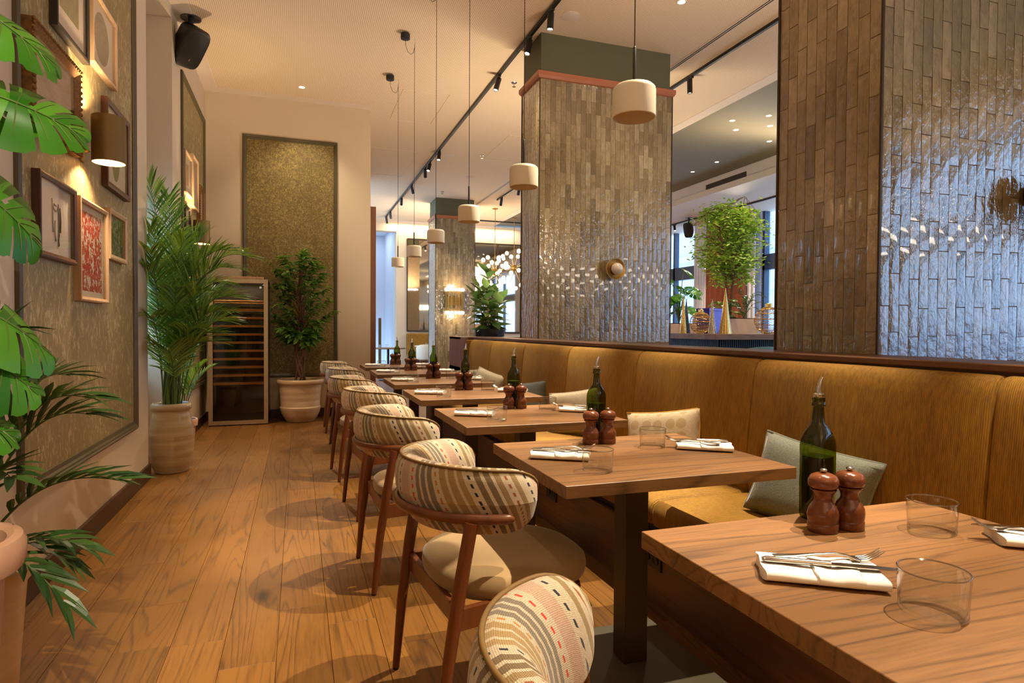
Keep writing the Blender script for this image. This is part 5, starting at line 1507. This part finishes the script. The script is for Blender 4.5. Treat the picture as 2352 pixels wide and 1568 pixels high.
mirror_wall('wall_mirror', 'wide bronze framed wall mirror behind the globe chandeliers', 4.98, 7.9, 1.08, 3.75, 4)
fb = thing('far_banquette', 'mustard banquette under the tall mirror on the far wall', 'bench', (3.9, 17.7, 0))
ob('backrest', M().box(-.95, 1.6, .1, .29, .4, 1.06, .03), MT['cord'], fb, smooth=0)
ob('seat', M().box(-.95, 1.6, -.3, .2, .28, .46, .03), MT['cord'], fb, smooth=0)
ob('base', M().box(-.93, 1.58, -.24, .28, 0, .28), MT['walnut_dark'], fb, smooth=0)
def far_table(label, x, y, r, mat):
    t = thing('round_table', label, 'table', (x, y, 0))
    ob('tabletop', M().lathe([(r, .72), (r + .004, .73), (r, .745), (.001, .745)], 32, cap1=False), mat, t, smooth=30)
    ob('post', M().lathe([(.03, .015), (.03, .72)], 12), MT['black'], t); ob('foot', M().lathe([(.22, 0), (.22, .012), (.03, .02)], 24), MT['black'], t)
far_table('pale round table in front of the far banquette', 3.25, 16.2, .36, MT['cream'])
far_table('small round wooden table at the blue-lit corridor', 1.98, 14.6, .40, MT['walnut_top'])
for k, (x, y) in enumerate(((1.80, 14.45), (1.95, 14.62), (3.2, 16.1))):
    put('g', (x, y, .746), 0, ('empty tumbler on the corridor table, left one', 'empty tumbler on the corridor table, right one', 'empty tumbler on the pale far table')[k])
def tub_chair(label, x, y, rz, mat, z=0, seat=.45, name='tub_chair', top=.8):
    t = thing(name, label, 'chair', (x, y, z), rz)
    rg = []
    for i in range(25):
        a = R(-105 + 210 * i / 24)
        rg.append([(-(.25 + dr_) * math.cos(a), (.25 + dr_) * math.sin(a), zz) for dr_, zz in ((0, seat - .02), (.045, seat - .02), (.055, top - .03 - .12 * (abs(a) / 1.83) ** 2), (.03, top - .12 * (abs(a) / 1.83) ** 2), (.008, top - .03 - .12 * (abs(a) / 1.83) ** 2))])
    ob('backrest', M().rings(rg), mat, t, smooth=50)
    ob('seat', M().lathe([(.20, seat - .06), (.245, seat - .04), (.245, seat + .01), (.2, seat + .03), (.001, seat + .035)], 28, cap1=False), mat, t, smooth=60)
    for sx in (-1, 1):
        for sy in (-1, 1):
            ob('leg', M().tube([(sx * .22, sy * .22, 0), (sx * .16, sy * .16, seat - .05)], [.011, .016], 8), MT['chair_wood'], t)
tub_chair('cream tub chair at the pale far table', 3.12, 15.6, R(70), MT['cream'])
def chandelier(label, x, y, z, rmax, seed):
    t = thing('chandelier', label, 'chandelier', (x, y, z), 0, 'globe chandeliers')
    g = random.Random(seed)
    ob('hub', M().ball((0, 0, 0), .09, 16, 10), MT['brass'], t, smooth=80)
    ob('rod', M().tube([(0, 0, .08), (0, 0, CZ - z)], .008, 8), MT['brass'], t)
    ob('canopy', M().lathe([(.02, CZ - z - .03), (.07, CZ - z - .02), (.07, CZ - z)], 20), MT['brass'], t)
    N = 26
    for i in range(N):
        zz = 1 - 2 * (i + .5) / N; a = i * 2.39996; q = math.sqrt(1 - zz * zz); rr = rmax * g.uniform(.72, 1)
        d = Vector((q * math.cos(a), q * math.sin(a), zz)); p = d * rr
        ob('arm', M().tube([d * .08, p], .005, 5), MT['brass'], t)
        ob('bulb', M().ball(tuple(p), .055, 10, 7), MT['bulb'], t, smooth=80)
    lamp('chandelier_lamp', 'POINT', (x, y, z), 60, (1, .78, .5), None, .4)
chandelier('brass globe chandelier nearer the far pillar, lower one of two', 4.66, 14.9, 2.62, .48, 3)
chandelier('brass globe chandelier beside the big tiled pillar, higher one of two', 5.55, 16.0, 2.85, .62, 4)

# ================================================================== BAR BY THE WINDOWS
br = thing('bar_table', 'high wooden bar table by the windows with dark fluted base', 'table', (5.08, 6.72, 0))
ob('tabletop', M().box(0, 2.6, 0, 2.2, 1.075, 1.15, .003), MT['walnut_top'], br, smooth=0)
fb_ = M().box(.3, 2.4, .32, 2.0, 0, 1.075)
for i in range(60): fb_.box(.3 + i * .035, .322 + i * .035, .306, .33, .02, 1.07)
for i in range(46): fb_.box(.286, .31, .32 + i * .035, .342 + i * .035, .02, 1.07)
tag(ob('fluted_base', fb_, MT['black'], br, smooth=0), kind='stuff')
for k, (x, y, rz) in enumerate(((5.52, 6.50, 80), (6.20, 6.50, 95), (4.86, 7.3, -20))):
    tub_chair('teal bar chair tucked at the bar table, %s' % ('left of two in front', 'right of two in front', 'alone at the short side behind the pillar')[k], x, y, R(rz), MT['teal'], 0, .72, 'bar_chair', 1.0)
BT = 1.15
def wire_ball(label, x, y, r, seed):
    t = thing('wire_ornament', label, 'ornament', (x, y, BT))
    c = Vector((0, 0, r))
    m = M()
    def P(u, v): return (r * math.cos(v) * math.cos(u), r * math.cos(v) * math.sin(u), r + r * math.sin(v))
    for i in range(22):
        u = 2 * PI * i / 22
        pts = []
        for k in range(17):
            v = -1.35 + 2.7 * k / 16; pts.append(P(u + (.22 if k % 2 else -.22), v))
        m.tube(pts, r * .022, 4)
    for v in (-.8, -.35, .1, .55, 1.0): m.tube([P(2 * PI * k / 24, v) for k in range(25)], r * .018, 4)
    ob('wire_globe', m, MT['gold'], t, smooth=0)
    ob('neck', M().lathe([(r * .24, 1.93 * r), (r * .24, 2.22 * r), (r * .18, 2.26 * r)], 20), MT['gold'], t, smooth=30)
    ob('foot', M().lathe([(r * .3, 0), (r * .3, .012)], 20), MT['gold'], t)
wire_ball('round gold wire bauble ornament on the bar, beside the purple box', 5.50, 7.62, .155, 1)
wire_ball('gold wire bauble ornament at the right end of the bar, half behind the near pillar', 6.25, 7.1, .19, 2)
def cone_tree(label, x, y, r, h, mat, bristle=0, seed=0):
    t = thing('cone_tree', label, 'ornament', (x, y, BT))
    ob('cone', M().lathe([(r, 0), (r, .004), (r * .5, h * .5), (.004, h)], 28), mat, t, smooth=60)
    if bristle:
        g = random.Random(seed); m = M()
        for i in range(bristle):
            z = h * g.random() ** 1.2; a = g.random() * 2 * PI; rr = r * (1 - z / h)
            p = Vector((rr * math.cos(a), rr * math.sin(a), z)); d = Vector((math.cos(a), math.sin(a), .25)) * .03
            e1 = Vector((-math.sin(a), math.cos(a), 0)) * .004
            m.add([p - e1, p + e1, p + d], [(0, 1, 2)])
        tag(ob('tinsel', m, mat, t, smooth=0), kind='stuff')
    else:
        ob('tip', M().ball((0, 0, h), .008, 8, 6), mat, t)
MT['silver'] = plain('silver_glitter', (206, 190, 164), 0.3, 0.85, var=0.35, scale=80)
cone_tree('tall gold glitter cone tree on the bar', 5.56, 7.15, .085, .62, MT['gold'])
cone_tree('bristly silver tinsel tree left of the gold cone', 5.42, 7.25, .055, .48, MT['silver'], 500, 1)
cone_tree('bristly gold tinsel tree at the left end of the bar', 5.16, 7.55, .05, .52, MT['gold'], 450, 2)
cone_tree('dark blue cone tree behind the wire bauble', 5.42, 7.86, .06, .50, MT['blueframe'], 0, 3)
gb = thing('gift_box', 'purple foil covered box standing on the bar', 'box', (5.84, 7.86, BT), R(12))
ob('carton', M().box(-.16, .16, -.12, .12, 0, .36, .006), MT['purple'], gb, smooth=0)
ob('lid', M().box(-.166, .166, -.126, .126, .33, .372, .005), MT['purple'], gb, smooth=0)
# planters, window tree and lower plants behind the bar
def planter(label, x0, x1, y0, y1, h):
    t = thing('planter', label, 'planter', ((x0 + x1) / 2, (y0 + y1) / 2, 0))
    a, b = (x1 - x0) / 2, (y1 - y0) / 2
    ob('tub', M().box(-a, a, -b, b, 0, h, .006), MT['pale_wood'], t, smooth=0)
    ob('soil', M().box(-a + .03, a - .03, -b + .03, b - .03, h, h + .015), MT['soil'], t, smooth=0)
planter('pale wood planter holding the tall window tree', 6.75, 7.75, 9.05, 9.6, 1.40)
planter('pale wood planter holding the window monstera, behind the bar', 6.0, 6.6, 9.15, 9.6, 1.30)
wt = thing('window_tree', 'tall airy green tree in front of the rust curtain and windows', 'tree', (7.3, 9.3, 1.40))
g = random.Random(31); fol = M(); tree_leaf = leaf_mesh(.092, .040, .15, .15).mesh('leaf', MT['bright_leaf'], 0)
br_pts = []
for s_ in range(4):
    a = s_ * 1.7; top = Vector((.35 * math.cos(a), .25 * math.sin(a), 1.55 + .2 * s_))
    P = bez((.03 * math.cos(a), .03 * math.sin(a), 0), (.05 * math.cos(a), .05 * math.sin(a), .9), top, 10)
    ob('trunk', M().tube(P, [.024 - .0018 * k for k in range(11)], 6), MT['bark'], wt, smooth=60)
    br_pts += P[4:]
for i in range(150):
    p0 = rnd.choice(br_pts); a = g.random() * 2 * PI
    rr = g.uniform(.25, .68); p1 = Vector((p0.x * .5 + rr * math.cos(a), p0.y * .5 + rr * .75 * math.sin(a), min(2.0 - 1.1 * (rr - .2) ** 2 - .25 * g.random(), p0.z + g.uniform(-.1, .5))))
    fol.tube(bez(p0, (p0 + p1) / 2 + Vector((0, 0, .08)), p1, 5), .005, 4, mi=1)
    for k in range(30):
        q = p0.lerp(p1, .35 + .65 * g.random()) + Vector((g.gauss(0, .07), g.gauss(0, .07), g.gauss(0, .06)))
        a2 = g.random() * 2 * PI; d = Vector((math.cos(a2), math.sin(a2), g.uniform(-.6, .3))).normalized()
        x = d.cross(Vector((0, 0, 1))).normalized(); L_, w_ = g.uniform(.075, .10), .019
        z_ = x.cross(d); tl = g.uniform(-1, 1); x, z_ = x * math.cos(tl) + z_ * math.sin(tl), z_ * math.cos(tl) - x * math.sin(tl)
        if i % 3 == 0 and k < 6:
            put_leaf(tree_leaf, wt, q, d, g.uniform(.8, 1.1), g, rollv=1.2); continue
        fol.add([q, q + d * L_ * .4 + x * w_ + z_ * .006, q + d * L_ * .75 + x * w_ * .6, q + d * L_, q + d * L_ * .75 - x * w_ * .6, q + d * L_ * .4 - x * w_ + z_ * .006], [(0, 1, 2, 3), (0, 3, 4, 5)], 0)
tag(ob('foliage', fol, [MT['bright_leaf'], MT['bark']], wt, smooth=0), kind='stuff')
for k, (x, y, z, lb) in enumerate(((7.15, 9.2, 1.40, 'leafy green underplanting at the foot of the window tree'), (7.55, 9.2, 1.40, 'dark fern at the foot of the window tree, nearer the near pillar'))):
    t = thing('foliage_plant', lb, 'plant', (x, y, z))
    if k == 0:
        for i in range(70):
            a = g.random() * 2 * PI; r_ = g.random() * .3
            put_leaf(rub[i % 3], t, (r_ * math.cos(a), r_ * .6 * math.sin(a), g.uniform(.0, .32)), (math.cos(a), math.sin(a), g.uniform(-.3, .6)), g.uniform(.4, .65), g)
    else:
        for i in range(14):
            a = i * 2.4; tip = Vector((.42 * math.cos(a), .3 * math.sin(a), g.uniform(.15, .5)))
            frond(t, (0, 0, 0), (tip.x * .4, tip.y * .4, tip.z * 1.2 + .1), tip, 12, .10, .02, MT['palm_dark'], .2, .004, 200 + i)
wm = thing('window_monstera', 'monstera with split leaves before the tall window, left of the curtain', 'plant', (6.3, 9.35, 1.31))
for i in range(13):
    a = i * 2.4 + .5; h_ = (.95, .75, .62, .5, .45, .55, .35, .3, .65, .4, .25, .2, .5)[i]
    b = Vector((.18 * math.cos(a), .15 * math.sin(a), h_)); tp = b + Vector((.30 * math.cos(a), .24 * math.sin(a), -.10))
    monstera_leaf(wm, b, tp, .14, (.2 * math.cos(a) - .2, -.5, .8), .2, i + 3, .3, (0, 0, 0))
# curtain and sheer between the windows
def curtain(label, y0, y1, mat, amp=.06, per=.20, x=10.12, z0=.02, z1=4.02):
    n = int((y1 - y0) / per * 10); t = thing('curtain', label, 'curtain', (x, y0, 0))
    def prof(o): return [(o + amp * (abs(math.sin(PI * i / 10)) ** .6 - .5) * 1.4, (y1 - y0) * i / n) for i in range(n + 1)]
    a, b = prof(-.004), prof(.004)
    pl = a + b[::-1]
    rg = [[(px, py, z) for px, py in pl] for z in (z0, z1)]
    ob('cloth', M().rings(rg), mat, t, smooth=50)
    ob('rail', M().box(-.02, .02, 0, y1 - y0, z1, z1 + .03), MT['white'], t, smooth=0)
curtain('rust coloured pleated curtain between the two tall windows', 12.25, 13.75, MT['curtain'], .09, .21)
curtain('white sheer curtain left of the rust one', 13.77, 14.35, MT['sheer'], .03, .12)
curtain('white sheer curtain right of the rust one', 11.95, 12.22, MT['sheer'], .03, .12)
gv = thing('air_grille', 'dark air grille set in the wooden bulkhead above the bar', 'vent', (8.09, 10.45, 4.16))
ob('grille_frame', M().box(-.012, 0, -.62, .62, -.07, .07), MT['vent'], gv, smooth=0)
for i in range(5): ob('slat', M().box(-.02, -.010, -.6, .6, -.055 + i * .025, -.045 + i * .025), MT['base_brown'], gv, smooth=0)
struct('trim_9', M().box(8.0, 8.1, -6, 18, 3.98, 4.10).box(8.085, 8.1, -6, 18, 4.10, 4.32), MT['white'], 0)
for y in (2, 8, 14): lamp('cove_lamp', 'AREA', (8.05, y, 4.12), 60, (1, .82, .56), (7.9, y, 4.6), (.06, 4.5))
